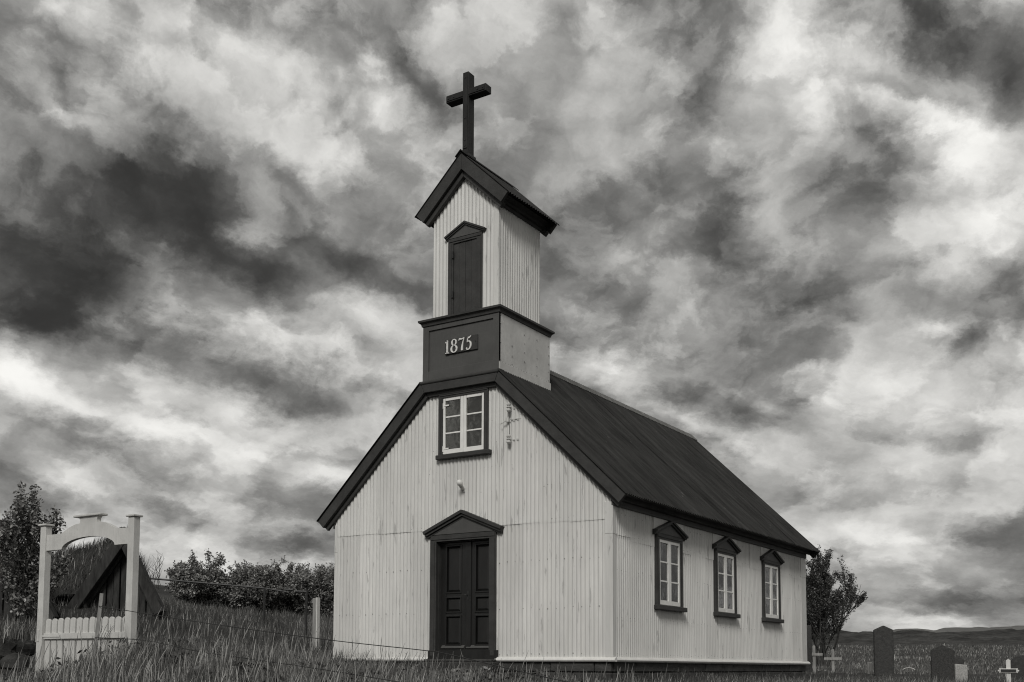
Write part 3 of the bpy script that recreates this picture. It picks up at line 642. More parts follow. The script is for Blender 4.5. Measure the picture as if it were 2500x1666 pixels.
# boxed base with the date
fp = MB(); fr = FRONT; n0, n1 = .055, .107
fp.fbox(fr, -.787, -.667, 4.765, 5.75, n0, n1); fp.fbox(fr, .667, .787, 4.765, 5.75, n0, n1); fp.fbox(fr, -.667, .667, 5.645, 5.75, n0, n1-.002); fp.fbox(fr, -.667, .667, 4.765, 4.925, n0, n1-.002)
tb = fp.build('tower_base_front', 'trim_light', church, bevel=.003)
MB().fbox(fr, -.667, .667, 4.925, 5.645, .05, n1-.028).build('recessed_panel', 'trim_light', tb)
MB().prism([(-.02, 4.70), (.155, 4.70), (.165, 4.715), (.165, 4.735), (.125, 4.765), (-.02, 4.765)], lambda u, z, n: (n, -u, z), -.815, .815).build('base_moulding', 'trim', tb, bevel=.003)
PLX = .02
plate = MB().fbox(fr, PLX-.335, PLX+.335, 5.17, 5.423, .078, .106).build('number_plate', 'trim', tb, bevel=.003)
def catmull(P, n=6):
    out = []
    for i in range(len(P)-1):
        p0 = P[max(i-1, 0)]; p1 = P[i]; p2 = P[i+1]; p3 = P[min(i+2, len(P)-1)]
        for k in range(n):
            t = k/n
            out.append(tuple(.5*(2*b_+(c_-a_)*t+(2*a_-5*b_+4*c_-d_)*t*t+(3*b_-a_-3*c_+d_)*t**3) for a_, b_, c_, d_ in zip(p0, p1, p2, p3)))
    out.append(tuple(P[-1])); return out
def ribbon(b, P, fr, x0, z0, sc, n0, n1, closed=False, n=6):
    """stroke through points (u, z, width): a raised flat letter stroke"""
    Q = catmull(P, n) if len(P) > 2 else [tuple(map(float, p)) for p in P]
    m = len(Q); vs = []; fs = []
    for i in range(m):
        if closed: a_, c_ = Q[(i-1) % (m-1)], Q[(i+1) % (m-1)] if i < m-1 else Q[1]
        else: a_, c_ = Q[max(i-1, 0)], Q[min(i+1, m-1)]
        dx, dz = c_[0]-a_[0], c_[1]-a_[1]; l = math.hypot(dx, dz) or 1; nx, nz = -dz/l, dx/l; w = Q[i][2]*.53
        for sg in (1, -1):
            for nn_ in (n0, n1): vs.append(fr(x0+(Q[i][0]+nx*w*sg)*sc, z0+(Q[i][1]+nz*w*sg)*sc, nn_))
    for i in range(m-1):
        k, q = 4*i, 4*i+4
        fs += [(k, k+1, q+1, q), (k+1, k+3, q+3, q+1), (k+3, k+2, q+2, q+3), (k+2, k, q, q+2)]
    fs += [(0, 2, 3, 1), (4*m-4, 4*m-3, 4*m-1, 4*m-2)]
    b.add(vs, fs)
def oval(cx, cz, rx, rz, w): return [(cx+rx*math.cos(t), cz+rz*math.sin(t), w*(1+.35*math.cos(2*t))) for t in [i*2*math.pi/14 for i in range(15)]]
DIG = {
 '1': [[(.27, .02, .12), (.27, .98, .12)], [(.12, .035, .07), (.42, .035, .07)], [(.11, .80, .05), (.2, .88, .08), (.27, .97, .09)]],
 '8': [oval(.28, .75, .18, .215, .085), oval(.28, .27, .235, .25, .10)],
 '7': [[(.0, .80, .04), (.06, .92, .10), (.18, .90, .10), (.32, .90, .08), (.46, .98, .04)], [(.45, .95, .05), (.36, .66, .07), (.29, .36, .12), (.27, .05, .15)]],
 '5': [[(.13, .90, .08), (.26, .89, .11), (.36, .93, .09), (.45, 1.01, .04)], [(.155, .93, .06), (.13, .56, .06)], [(.13, .57, .05), (.25, .64, .07), (.39, .55, .11), (.43, .33, .13), (.35, .12, .10), (.2, .035, .07), (.08, .09, .09), (.10, .18, .10)]]}
for ch, x in (('1', -.325), ('8', -.185), ('7', -.018), ('5', .125)):
    b = MB()
    for st in DIG[ch]: ribbon(b, st, FRONT, x, 5.178, .236, .104, .122)
    b.build('numeral', 'numeral', tb)
b = MB()
for x, z in ((PLX-.31, 5.26), (PLX+.30, 5.31)): b.tube([(x, -.10, z), (x, -.112, z)], .011, 8)
b.build('plate_screws', 'iron', tb)
# plain metal sheets on the sides of the base
for s in (1, -1):
    fr = lambda u, z, n, s=s: (s*(.775+n), u, z)
    ss = MB().fbox(fr, -.104, 1.569, 4.88, 5.75, .0, .012).build('side_sheet', 'sheet', church)
    MB().fbox(fr, -.104, 1.60, 4.755, 4.895, .003, .020).build('side_flashing', 'sheet', ss, bevel=.003)
    b = MB()
    for u in [-.06, .30, .70, 1.12, 1.53]:
        for z in [4.93+k*.155 for k in range(6)]:
            if random.random() < .85: b.tube([fr(u+random.uniform(-.01, .01), z+random.uniform(-.03, .03), .012), fr(u, z, .016)], .010, 6)
    for k in range(20):
        b.tube([fr(-.08+k*.085, 4.905, .012), fr(-.08+k*.085, 4.905, .016)], .007, 6)
    tag(b.build('nail_heads', 'nail', ss), kind='stuff')
MB().box(-.78, .78, 1.55, 1.57, 4.6, 5.75).build('side_sheet', 'sheet', church)
# cornice round the base
prof = [(0, 5.725), (.018, 5.73), (.022, 5.755), (.03, 5.775), (.05, 5.79), (.066, 5.80), (.068, 5.834), (.03, 5.85), (-.13, 5.875)]
b = MB(); vs = []
for (o_, z) in prof: vs += [(-.787-o_, -.107-o_, z), (.787+o_, -.107-o_, z), (.787+o_, 1.569+o_, z), (-.787-o_, 1.569+o_, z)]
b.add(vs, [(4*i+k, 4*i+(k+1) % 4, 4*i+4+(k+1) % 4, 4*i+4+k) for i in range(len(prof)-1) for k in range(4)])
b.build('cornice', 'trim', church)
# tower walls
HH = [(-.29, .29, 5.8, 7.24)]
AP = 8.705; TS = .955
ttop = lambda u: AP-.16-TS*abs(u)
for k, (a, c_) in enumerate(((-.676, -.05), (-.05, .59))):
    corr('corrugated_sheet', tw, 'wall', lambda u, v, n: (u, TY0-n, v), a, c_+.038*(k == 0), 5.84, ttop, holes=HH, off=.001+.003*k, amp=.010)
for k, (a, c_) in enumerate(((TY0+.02, .72), (.72, TY1))):
    for s in (1, -1):
        corr('corrugated_sheet', tw, 'wall', lambda u, v, n, s=s: (s*(TX+n), u, v), a, c_+.038*(k == 0), 5.84, 7.72, off=.001+.003*k, amp=.011)
corr('corrugated_sheet', tw, 'wall', lambda u, v, n: (u, TY1+n, v), -TX, TX, 5.84, ttop, off=.001)
MB().box(.585, TX+.014, TY0-.020, TY0+.02, 5.85, 7.68).build('corner_flashing', 'wall', tw, bevel=.005)
# hatch with boarded door
h = frame_boards(lambda u, z, n: (u, TY0-n, z), -.35, .355, 5.87, 7.245, .108, .09, -.03, .03).build('tower_hatch', 'trim', church, bevel=.003)
for k in range(4):
    a = -.245+k*.125
    MB().box(a+.002, a+.123, TY0-.008-.003*(k % 2), TY0+.02, 5.88, 7.155).build('hatch_board', 'trim', h, bevel=.003)
pediment(h, lambda u, z, n: (u, TY0-n, z), .01, .425, 7.29, 7.50, .0, .075, .075, .035, 7.25, .35)
b = MB()
for z in (6.25, 6.95): b.fbox(lambda u, z, n: (u, TY0-n, z), -.262, -.225, z-.06, z+.06, .03, .05)
b.build('hinges', 'iron', h)
# tower roof
YR0, YR1 = TY0-.175, TY1+.185
rm = MB(); 
for s in (1, -1): rm.prism([(0, AP-.05), (s*.90, AP-.05-TS*.90), (s*.90, AP-.075-TS*.90), (0, AP-.075)], FRONT, -(YR1-.04), -(YR0+.08))
tr = rm.build('tower_roof', 'core', church)
TH = math.hypot(1, TS)
for s in (1, -1):
    for k in range(3):
        a = YR0+k*(YR1-YR0)/3
        corr('roof_sheet', tr, 'roof', lambda u, v, n, s=s: (s*(v/TH+n*TS/TH), u, AP-.02-v*TS/TH+n/TH), a, a+(YR1-YR0)/3+.03*(k < 2), 0.0, .985*TH, off=.001+.003*k, amp=.011)
tl = [(-.955, AP-.03-TS*.955), (0, AP-.03), (.955, AP-.03-TS*.955)]
for fr in (lambda u, z, n: (u, TY0-n, z), lambda u, z, n: (u, TY1+n, z)):
    band('tower_bargeboard', church, 'trim', tl, .0, .205, .095, .155, fr)
    band('tower_barge_moulding', church, 'trim', tl, .19, .285, .014, .094, fr)
for s in (1, -1):
    fr = lambda u, z, n, s=s: (s*u, n, z)
    MB().prism([(.68, 7.645), (.72, 7.645), (.72, 7.735), (.68, 7.735)], fr, .02, 1.42).build('tower_frieze', 'trim', church, bevel=.003)
    MB().prism([(.68, 7.737), (.735, 7.70), (.76, 7.715), (.775, 7.75), (.84, 7.80), (.68, 7.95)], fr, .06, 1.52).build('tower_eaves_moulding', 'trim', church, bevel=.003)
b = MB()
for s in (1, -1): b.prism([(0, AP+.03), (s*.11, AP+.03-.105), (s*.11, AP+.015-.105), (0, AP+.01)], FRONT, -(YR1+.01), -(YR0-.012))
b.build('tower_ridge_cap', 'roof', church)
# cross
CY0, CY1 = .0, .185
cr = MB().box(-.06, .06, CY0, CY1, 8.66, 10.185).build('roof_cross', 'cross', church, bevel=.006)
for a, c_ in ((-.42, -.0605), (.0605, .42)): MB().box(a, c_, CY0+.004, CY1-.004, 9.735, 9.868).build('cross_arm', 'cross', cr, bevel=.006)
MB().box(-.045, .045, CY0-.012, CY0, 8.80, 10.14).build('cross_face_board', 'cross', cr, bevel=.004)
for a, c_ in ((-.395, -.062), (.062, .395)): MB().box(a, c_, CY0-.008, CY0+.004, 9.758, 9.845).build('cross_face_board', 'cross', cr, bevel=.004)
MB().box(-.085, .085, CY0-.01, CY1+.03, 8.655, 8.70).build('cross_foot', 'iron', cr, bevel=.004)
b = MB()
for (x, z) in ((0, 10.08), (0, 9.35), (0, 8.95), (0, 8.85), (-.36, 9.8), (-.25, 9.8), (.25, 9.8), (.36, 9.8)): b.tube([(x, CY0-.012, z), (x, CY0-.02, z)], .014, 8)
tag(b.build('bolt_heads', 'iron', cr), kind='stuff')

# ------------------------------------------------------------------ churchyard gate
GYy = -6.45; gx0, gx1 = -2.06, -.335
gb = gz(-1.2, GYy)
gate = thing('garden_gate', 'white wooden picket gate under an arched head beam in tall grass', 'gate', (-1.2, GYy, 0))
L_ = lambda u, z, n: (u+1.2, -n, z)
for x in (gx0, gx1):
    p = MB().box(x+1.2-.055, x+1.2+.055, -.05, .05, -.9, 1.615).build('gate_post', 'gate', gate, bevel=.008)
    cp_ = MB().box(x+1.2-.076, x+1.2+.076, -.072, .072, 1.617, 1.643).build('post_cap', 'gate', gate, bevel=.006)
c0 = (gx0+gx1)/2+.03; xl, xr = gx0+.056, gx1-.056
up = [(xl, 1.495), (c0-.53, 1.50)]+[(c0-.53+.36*t, 1.50+.105*math.sin(t*math.pi/2)) for t in (.25, .5, .75, 1)]+[(c0-.165, 1.625), (c0-.165, 1.645), (c0-.185, 1.67), (c0-.21, 1.68)]
up = up+[(2*c0-u, z) for u, z in reversed(up[1:])]+[(xr, 1.49)]
dn = [(c0+.52*math.cos(t), 1.295+.135*math.sin(t)) for t in [i*math.pi/14 for i in range(15)]]
MB().prism(up+[(xr, 1.295)]+dn+[(xl, 1.295)], L_, -.03, .03).build('arched_beam', 'gate', gate)
MB().fbox(L_, c0-.27, c0+.26, 1.68, 1.708, -.06, .06).build('beam_cap', 'gate', gate, bevel=.006)
pw = .098
pk = MB().prism([(-pw/2, -1.05), (pw/2, -1.05), (pw/2, -.035)]+[(pw/2*math.cos(t), -.035+.035*math.sin(t)) for t in [i*math.pi/8 for i in range(1, 8)]]+[(-pw/2, -.035)], lambda u, z, n: (u, -n, z), -.012, .012).build('picket', 'gate', gate, bevel=.003)
px = [xl+.06+k*(xr-xl-.12)/12 for k in range(13)]
for k, x in enumerate(px):
    o = pk if k == 0 else dup(pk, (0, 0, 0)); o.location = (x+1.2, .012+random.uniform(-.003, .003), .425+random.uniform(-.006, .006)); o.rotation_euler = (0, random.uniform(-.012, .012), 0)
for z in (.16, -.55): MB().fbox(L_, xl+.01, xr-.01, z, z+.075, .001, .03).build('rail', 'gate', gate, bevel=.004)
b = MB().fbox(L_, xl-.05, xl+.36, .185, .21, .031, .038).fbox(L_, xl-.085, xl-.05, .13, .28, .05, .058)
b.build('strap_hinge', 'gate', gate, bevel=.002)

# ------------------------------------------------------------------ wire fence by the path
wf = thing('wire_fence', 'leaning grey stake with two fence wires running past the church front', 'fence', (-.2, -7.0, 0))
st = MB(); st.tube([(-.10, 0, -.6), (-.045, 0, .08), (.03, 0, .655)], [.03, .03, .027], 4); st.build('stake', 'wood', wf)
for xx, zt_ in ((6.9, -.33), (10.5, -.46)):
    zz = gz(xx-.2, -7.0); MB().tube([(xx, .02, zz-.3), (xx+.03, .02, zt_)], [.03, .027], 4).build('stake', 'wood', wf)
def wire(P):
    Q = catmull([(*p, 0) for p in P], 8); b = MB(); b.tube([q[:3] for q in Q], .0042, 5); return b.build('fence_wire', 'iron', wf)
wire([(.02, -.03, .51), (1.75, -.03, .29), (3.48, -.03, .095), (4.62, -.03, -.01), (4.94, -.03, -.05), (6.15, -.03, -.28), (6.9, -.02, -.36), (10.5, -.02, -.5)])
wire([(-.02, -.03, .15), (.78, -.03, .115), (1.25, -.03, .055), (1.76, -.03, -.02), (3.5, -.03, -.20), (5.2, -.03, -.40), (6.9, -.02, -.58), (10.5, -.02, -.75)])

# ------------------------------------------------------------------ turf houses
gd = np.array([1.76, 1.17])/math.hypot(1.76, 1.17); bd = np.array([-gd[1], gd[0]])
def turf_house(label, foot, half_l, half_r, h, length, seed, bury=.5, dome=1.35):
    rnd = random.Random(seed)
    t = thing('turf_house', label, 'turf house', (foot[0], foot[1], foot[2]), math.atan2(gd[1], gd[0]), 'turf houses on the mound left of the church')
    F = lambda u, z, n: (u, -n, z)                  # local x along the gable, -y outwards
    n = int((half_l+half_r)/.17)
    for k in range(n):                              # upright tarred boards
        u0 = -half_l+.1+k*.17; u1 = u0+.15; um = (u0+u1)/2
        zt = lambda u: h*(1-(-u/half_l if u < 0 else u/half_r))-.12
        if max(zt(u0), zt(u1)) < .1: continue
        pr = .02+.05*(k % 2)+rnd.uniform(-.008, .008)
        pts = [(u0, -bury), (u1, -bury), (u1, max(zt(u1), -bury+.1))]+([(0, zt(0))] if u0 < 0 < u1 else [])+[(u0, max(zt(u0), -bury+.1))]
        MB().prism(pts, F, -.04, pr).build('wall_board', 'darkwood', t, bevel=.006)
    for (a, c_, w, n0, n1, nm) in (((-half_l-.16, -.2), (.03, h+.03), .27, .10, .42, 'bargeboard'), ((half_r+.12, -.2), (-.03, h+.03), .24, .10, .40, 'bargeboard'), ((-half_l+.05, -.2), (.0, h-.22), .20, .03, .16, 'gable_board'), ((half_r-.05, -.2), (.0, h-.22), .18, .03, .16, 'gable_board')):
        dx, dz = c_[0]-a[0], c_[1]-a[1]; l = math.hypot(dx, dz); nx, nz = (dz/l, -dx/l) if dx > 0 else (-dz/l, dx/l)
        MB().prism([a, c_, (c_[0]+nx*w, c_[1]+nz*w), (a[0]+nx*w, a[1]+nz*w)], F, n0, n1).build(nm, 'darkwood', t, bevel=.01)
    MB().prism([(-half_l, -bury), (half_r, -bury), (half_r, -.05), (0, h-.15), (-half_l, -.05)], F, -.12, -.05).build('gable_backing', 'darkwood', t)
    # turf over the ridge running back from the gable
    NU, NL = 28, 26; V = []
    for j in range(NL):
        y = .06+length*j/(NL-1)
        for i in range(NU):
            q = i/(NU-1)*2-1
            half = half_l+dome if q < 0 else half_r+.10
            u = q*half; z = (h*.86*min(1, .30+.70*(j/NL)*4+.0) if q < -.12 else h*.90 if q < 0 else (h-.02)*(1-abs(q)**1.1)) ; z = z*(1-max(0, abs(q)-.62)**1.5*3.6 if q < 0 else 1)-bury*.6*abs(q)-1.3*max(0, abs(q)-.72)/.28*(q < 0)
            taper = 1-.35*max(0, (j/(NL-1)-.6)/.4)
            V.append((u-.60*y+.06*math.sin(3*y+i), y+.05*math.sin(i*1.7+j), z*taper+.05*math.sin(u*5+y*3+seed)+.04*rnd.uniform(-1, 1)))
    k = np.arange(NU-1)[None]+np.arange(NL-1)[:, None]*NU
    ro = np_mesh('turf_roof', np.array(V), np.stack([k, k+1, k+NU+1, k+NU], 2).reshape(-1, 4), 'ground', t, smooth=True)
    # grass on the turf
    V = np.array(V).reshape(NL, NU, 3); R2 = np.random.default_rng(seed); m = 9000
    fj = R2.uniform(0, NL-1.001, m); fi = R2.uniform(0, NU-1.001, m); j0 = fj.astype(int); i0 = fi.astype(int); a_ = (fj-j0)[:, None]; b_ = (fi-i0)[:, None]
    P = V[j0, i0]*(1-a_)*(1-b_)+V[j0+1, i0]*a_*(1-b_)+V[j0, i0+1]*(1-a_)*b_+V[j0+1, i0+1]*a_*b_
    gr = blades('roof_grass', P, R2.uniform(.08, .34, m), R2.uniform(.008, .016, m), tones(m, R2, .03, .11), R2, lean=.5)
    gr.parent = t
    return t
def tones(n, R_, lo, hi, dry=.12):
    t = R_.uniform(lo, hi, n); k = R_.random(n) < dry; t[k] = R_.uniform(.22, .50, k.sum()); return t
def blades(name, P, h, w, tone, R_, lean=.35, wind=(.25, .05), segs=3, kind='stuff'):
    """tapered curved grass blades rooted at P"""
    n = len(P); ang = R_.uniform(0, 2*np.pi, n); ld = R_.uniform(.05, lean, n)
    dx = np.cos(ang)*ld+wind[0]*R_.uniform(.3, 1, n); dy = np.sin(ang)*ld+wind[1]
    fa = R_.uniform(0, np.pi, n); wx = np.cos(fa)*w/2; wy = np.sin(fa)*w/2
    V = np.zeros((n, 2*segs+1, 3)); 
    for k in range(segs+1):
        t = k/segs; bx = P[:, 0]+dx*h*t**1.8; by = P[:, 1]+dy*h*t**1.8; bz = P[:, 2]+h*t*(1-.18*t*np.hypot(dx, dy))
        if k < segs:
            tw = 1-.55*t
            V[:, 2*k] = np.stack([bx-wx*tw, by-wy*tw, bz], 1); V[:, 2*k+1] = np.stack([bx+wx*tw, by+wy*tw, bz], 1)
        else: V[:, 2*k] = np.stack([bx, by, bz], 1)
    m = 2*segs+1; base = (np.arange(n)*m)[:, None]
    tri = []
    for k in range(segs-1): tri += [[2*k, 2*k+1, 2*k+3], [2*k, 2*k+3, 2*k+2]]
    tri += [[2*segs-2, 2*segs-1, 2*segs]]
    F = (base[:, None, :]+np.array(tri)[None]).reshape(-1, 3)
    return np_mesh(name, V.reshape(-1, 3), F, 'grass', tone=np.repeat(tone, m), kind=kind)
turf_house('dark gabled turf house seen through the white gate', (-12.62, 3.14, 1.40), 1.25, .95, 1.90, 3.6, 3, .9)
turf_house('dark boarded turf house half hidden by the tall leafy tree', (-13.33, .28, 1.15), 1.5, 1.2, 2.05, 5.0, 9)

# ------------------------------------------------------------------ trees and bushes
def plant(name, label, cat, base, height, width, seed, stems, leaves, leaf, tone, upright=.75, group=None, levels=3, clear=.12, trunk_r=.07, cone=0.0, leaflen=1.6):
    """stems that fork into limbs and twigs; leaf-sized faces along the twigs"""
    rnd = random.Random(seed); R_ = np.random.default_rng(seed)
    t = thing(name, label, cat, base, 0, group)
    wood = MB(); twigs = []
    def grow(p, d, l, r, lev):
        n = 5; pts = [p]; q = p.copy(); dd = d.copy()
        for k in range(n):
            dd = (dd+Vector((rnd.gauss(0, .13), rnd.gauss(0, .13), rnd.gauss(0, .08)+.10*upright))).normalized()
            q = q+dd*l/n; pts.append(q.copy())
        wood.tube(pts, [max(r*(1-.75*k/n), .004) for k in range(n+1)], 6 if lev < 2 else 4, cap=False)
        if lev >= 2: twigs.append(pts)
        if lev >= levels: return
        m = rnd.randint(5, 7) if lev < 2 else rnd.randint(3, 5)
        for k in range(m):
            f = rnd.uniform(.2 if lev else max(clear, .1), 1.0); i = min(int(f*n), n-1); s = pts[i].lerp(pts[i+1], f*n-i)
            a = rnd.uniform(0, 2*math.pi); sp = rnd.uniform(.35, .95)*(1.25-upright*.6)
            side = Vector((math.cos(a), math.sin(a), 0)); nd = (dd*(1-.25*sp)+side*sp+Vector((0, 0, .25*upright))).normalized()
            grow(s, nd, l*rnd.uniform(.42, .68)*(1.15-.45*f), r*.5*(1-.4*f)+.003, lev+1)
    for k in range(stems):
        a = 2*math.pi*k/stems+rnd.uniform(-.4, .4); sp = rnd.uniform(.1, .45) if stems > 1 else .03
        grow(Vector((math.cos(a)*.1*(stems > 1), math.sin(a)*.1*(stems > 1), -.15)), Vector((math.cos(a)*sp, math.sin(a)*sp, 1)).normalized(), height*rnd.uniform(.55, .8), trunk_r, 0)
    V = np.array(wood.v); hi = V[:, 2].max(); sz = height/hi; 
    rr_ = np.percentile(np.hypot(V[:, 0], V[:, 1]), 98); sx = (width/2)/rr_
    def warp(A):
        k = 1+cone*(.75-1.5*np.clip(A[:, 2]/hi, 0, 1)); return np.stack([A[:, 0]*sx*k, A[:, 1]*sx*k, A[:, 2]*sz], 1)
    wood.v = [tuple(p) for p in warp(V)]
    wood.build('trunk', 'bark', t, smooth=True)
    T = np.array([[tuple(p) for p in tw_] for tw_ in twigs])
    k = R_.integers(0, len(T), leaves); f = R_.uniform(.15, 5-.001, leaves); i = f.astype(int); f = (f-i)[:, None]
    P = warp(T[k, i]*(1-f)+T[k, i+1]*f); P = P+R_.normal(0, leaf*.9, P.shape)
    P = P[P[:, 2] > clear*height]; m = len(P)
    a = R_.normal(size=(m, 3)); a[:, 2] = a[:, 2]*.7+.35; a /= np.linalg.norm(a, axis=1)[:, None]
    b_ = np.cross(a, R_.normal(size=(m, 3))); b_ /= np.linalg.norm(b_, axis=1)[:, None]; c_ = np.cross(a, b_)
    L = (leaf*leaflen*R_.uniform(.6, 1.2, m))[:, None]; W = (leaf*R_.uniform(.6, 1.15, m))[:, None]
    Q = np.stack([P-a*L/2, P+b_*W/2+c_*W*.12, P+a*L/2, P-b_*W/2+c_*W*.12], 1).reshape(-1, 3)
    Fc = np.arange(m*4).reshape(-1, 4)
    cl = R_.uniform(.6, 1.4, len(T))[k[:m] if len(k) >= m else 0]
    tn_ = np.repeat(R_.uniform(tone[0], tone[1], m)*cl, 4)
    np_mesh('crown', Q, Fc, 'leaf', t, tone=tn_)
    return t
def at(d, s, dz=0.0):
    p = place(d, s); return (float(p[0]), float(p[1]), gz(p[0], p[1])+dz)
plant('leafy_tree', 'tall leafy tree beside the left gate post', 'tree', at(22, -9.35, -.1), 3.4, 1.75, 21, 5, 9000, .052, (.08, .28), .9, clear=.06, trunk_r=.045)
plant('leafy_tree', 'slender tree with small leaves behind the right end of the church', 'tree', (-1.4, 25.0, gz(-1.4, 25)-.1), 4.7, 3.0, 36, 8, 52000, .042, (.03, .09), .45, cone=.40, clear=.12, trunk_r=.06)
for (d, s, h, w, sd, lab) in ((44, -12.0, 2.6, 2.7, 51, 'first bush right of the turf house with a pointed top'), (44.5, -10.5, 2.0, 2.5, 52, 'low dark bush behind the metal rail left of the posts'), (44, -9.2, 2.45, 2.7, 53, 'rounded bush behind the dark fence post nearest the turf house'),
                             (45, -7.9, 2.4, 2.8, 54, 'dark bush behind the short white post'), (44, -6.5, 2.55, 2.8, 55, 'bushy willow against the left wall of the church'), (48, -5.6, 2.4, 3.0, 56, 'bush mostly hidden behind the left corner of the church'), (47, -11.9, 2.0, 2.8, 57, 'low bush filling the gap behind the first pointed bush'), (47.5, -9.3, 2.6, 3.0, 58, 'taller bush standing behind the rounded one at the fence post')):
    plant('willow_bush', lab, 'bush', at(d, s, -.1), h, w, sd, 11, 20000, .066, (.08, .30), .45, 'bushes along the back of the yard', clear=.02, trunk_r=.03)
# a bare bush sticking out of the foliage
bb = at(40, -12.3); t = thing('bare_bush', 'leafless twiggy shrub beside the turf house gable', 'shrub', bb)
b = MB()
for k in range(7):
    r_ = random.Random(k); p = [Vector((0, 0, 0))]
    for j in range(6): p.append(p[-1]+Vector((r_.uniform(-.18, .18), r_.uniform(-.1, .1), r_.uniform(.2, .36))))
    b.tube(p, [.02-.0028*j for j in range(7)], 4)
    for j in (3, 4, 5): b.tube([p[j], p[j]+Vector((r_.uniform(-.25, .25), 0, .22)), p[j]+Vector((r_.uniform(-.3, .3), 0, .45))], [.009, .007, .004], 4)
b.build('twigs', 'bark', t)

# ------------------------------------------------------------------ metal rail fence and white post behind
rf = thing('metal_rail_fence', 'dark pipe rail fence in front of the bushes', 'fence', (-11.2, 6.63, 0))
R0, R1, R2_, R3 = Vector((-2.9, -1.9, 2.24)), Vector((0, 0, 1.96)), Vector((.52, .32, 1.86)), Vector((.98, .62, 1.87))
def pipe(a, c_, r=.024): return MB().tube([a, c_], r, 8).build('rail', 'iron', rf)
pipe(R0, R1); pipe(R1, R2_, .022); pipe(Vector((.46, .29, 1.93)), Vector((.66, .41, 1.92)), .028); pipe(Vector((.72, .45, 1.88)), R3, .03)
for p in (R1, R3): MB().tube([(p.x, p.y, gz(p.x-11.2, p.y+6.63)-.2), (p.x, p.y, p.z+.03)], .03, 8).build('fence_post', 'iron', rf)
wp = place(25, -3.97); zz = gz(*wp)
t = thing('white_post', 'short white wooden post left of the church wall', 'post', (float(wp[0]), float(wp[1]), zz))
MB().box(-.055, .055, -.05, .05, -.2, 1.39-zz).build('shaft', 'wood', t, bevel=.006)
MB().box(.056, .080, -.052, .05, -.2, 1.40-zz).build('edge_strip', 'white', t, bevel=.003)
MB().tube([(-.05, 0, 1.35-zz), (-.45, .3, 1.45-zz)], .012, 5).build('wire_stub', 'iron', t)

# ------------------------------------------------------------------ graves
def facing(x, y): return math.atan2(y-CAM.y, x-CAM.x)-math.pi/2          # front turned to the path
def gravestone(label, x, y, w, h, th, mat, shape, rz=0.0, top=None, group='gravestones in the churchyard'):
    z = gz(x, y); t = thing('gravestone', label, 'gravestone', (x, y, z), facing(x, y)+rz, group)
    F = lambda u, zz, n: (u, -n, zz)
    H = (top-z) if top is not None else h
    if shape == 'point': pts = [(-w/2, -.3), (w/2, -.3), (w/2, H-.11*w/.46), (0, H), (-w/2, H-.11*w/.46)]
    elif shape == 'arch': pts = [(-w/2, -.3), (w/2, -.3)]+[(w/2*math.cos(a), H-w*.32+w*.32*math.sin(a)) for a in [i*math.pi/12 for i in range(13)]]
    else: pts = [(-w/2, -.3), (w/2, -.3), (w/2, H-.02), (-w/2, H)]
    MB().prism(pts, F, -th/2, th/2).build('stone', mat, t, bevel=.015)
    return t
gravestone('tallest dark gravestone with a pointed top', 3.97, 11.90, .44, 1.1, .16, 'granite', 'point', .12, .875)
gravestone('dark speckled gravestone with a shallow peak in front of the pale block', 6.35, 6.30, .40, .7, .10, 'speckled', 'point', .06, .29)
gravestone('pale speckled stone block beside the dark peaked gravestone', 6.50, 7.15, .22, .4, .3, 'palestone', 'flat', .1, -.055)
gravestone('round topped dark gravestone behind the white cross', 7.02, 11.5, .50, .5, .12, 'granite', 'arch', .0, .16)
gravestone('dark upright gravestone touching the back corner of the church', 1.80, 12.88, .31, 1.2, .14, 'granite', 'flat', .0, .96)
gravestone('small low stone left of the tallest gravestone', 3.42, 12.8, .13, .3, .1, 'wood', 'flat', .0, .02)
gravestone('low round stone behind the dark speckled gravestone', 5.62, 11.75, .30, .3, .1, 'granite', 'arch', .0, .13)
def grave_cross(label, x, y, zt, zb, half_l, half_r, th, mat, rz=0.0, group=None):
    z = gz(x, y); t = thing('grave_cross', label, 'grave cross', (x, y, z), facing(x, y)+rz, group)
    F = lambda u, zz, n: (u, -n, zz)
    MB().prism([(-th/2, -.3), (th/2, -.3), (th/2, zt-z-.02), (0, zt-z), (-th/2, zt-z-.02)], F, -th*.35, th*.35).build('upright', mat, t, bevel=.004)
    MB().fbox(F, -half_l, half_r, zb-z-th/2, zb-z+th/2, th*.352, th*.75).build('cross_arm', mat, t, bevel=.004)
    return t, F, z
grave_cross('plain weathered wooden cross nearest the tree', 1.80, 15.32, .385, .115, .235, .235, .072, 'wood', group='weathered wooden crosses')
grave_cross('weathered wooden cross partly hidden by the church corner', 1.68, 14.0, .46, .215, .2, .22, .07, 'wood', .0, group='weathered wooden crosses')
wc, F, z = grave_cross('white painted cross with a dark name board at the right edge', 7.655, 4.80, .015, -.175, .135, .135, .068, 'whitewood')
b = MB()
for s in (1, -1):
    for (du, dz_) in ((.146, .0), (.128, .026), (.128, -.026)): b.tube([F(s*du, -.175-z+dz_, .024), F(s*du, -.175-z+dz_, .045)], .0135, 10)
b.build('trefoil_ends', 'whitewood', wc)
MB().fbox(F, -.115, .115, -.175-z-.022, -.175-z+.022, .052, .060).build('name_board', 'iron', wc, bevel=.002)
hp = place(24, (1950+1140*.2337-1194)/2664*24); hz = gz(*hp)
hz = -.30; t = thing('grave_hoop', 'thin bent metal hoop in the grass right of the tallest gravestone', 'hoop', (float(hp[0]), float(hp[1]), hz), facing(*hp))
HT = -.13-hz
MB().tube([(.125*math.cos(a), 0, HT-.05+.05*math.sin(a)) for a in [i*math.pi/10 for i in range(11)]], .006, 5).build('hoop_rod', 'sash', t)
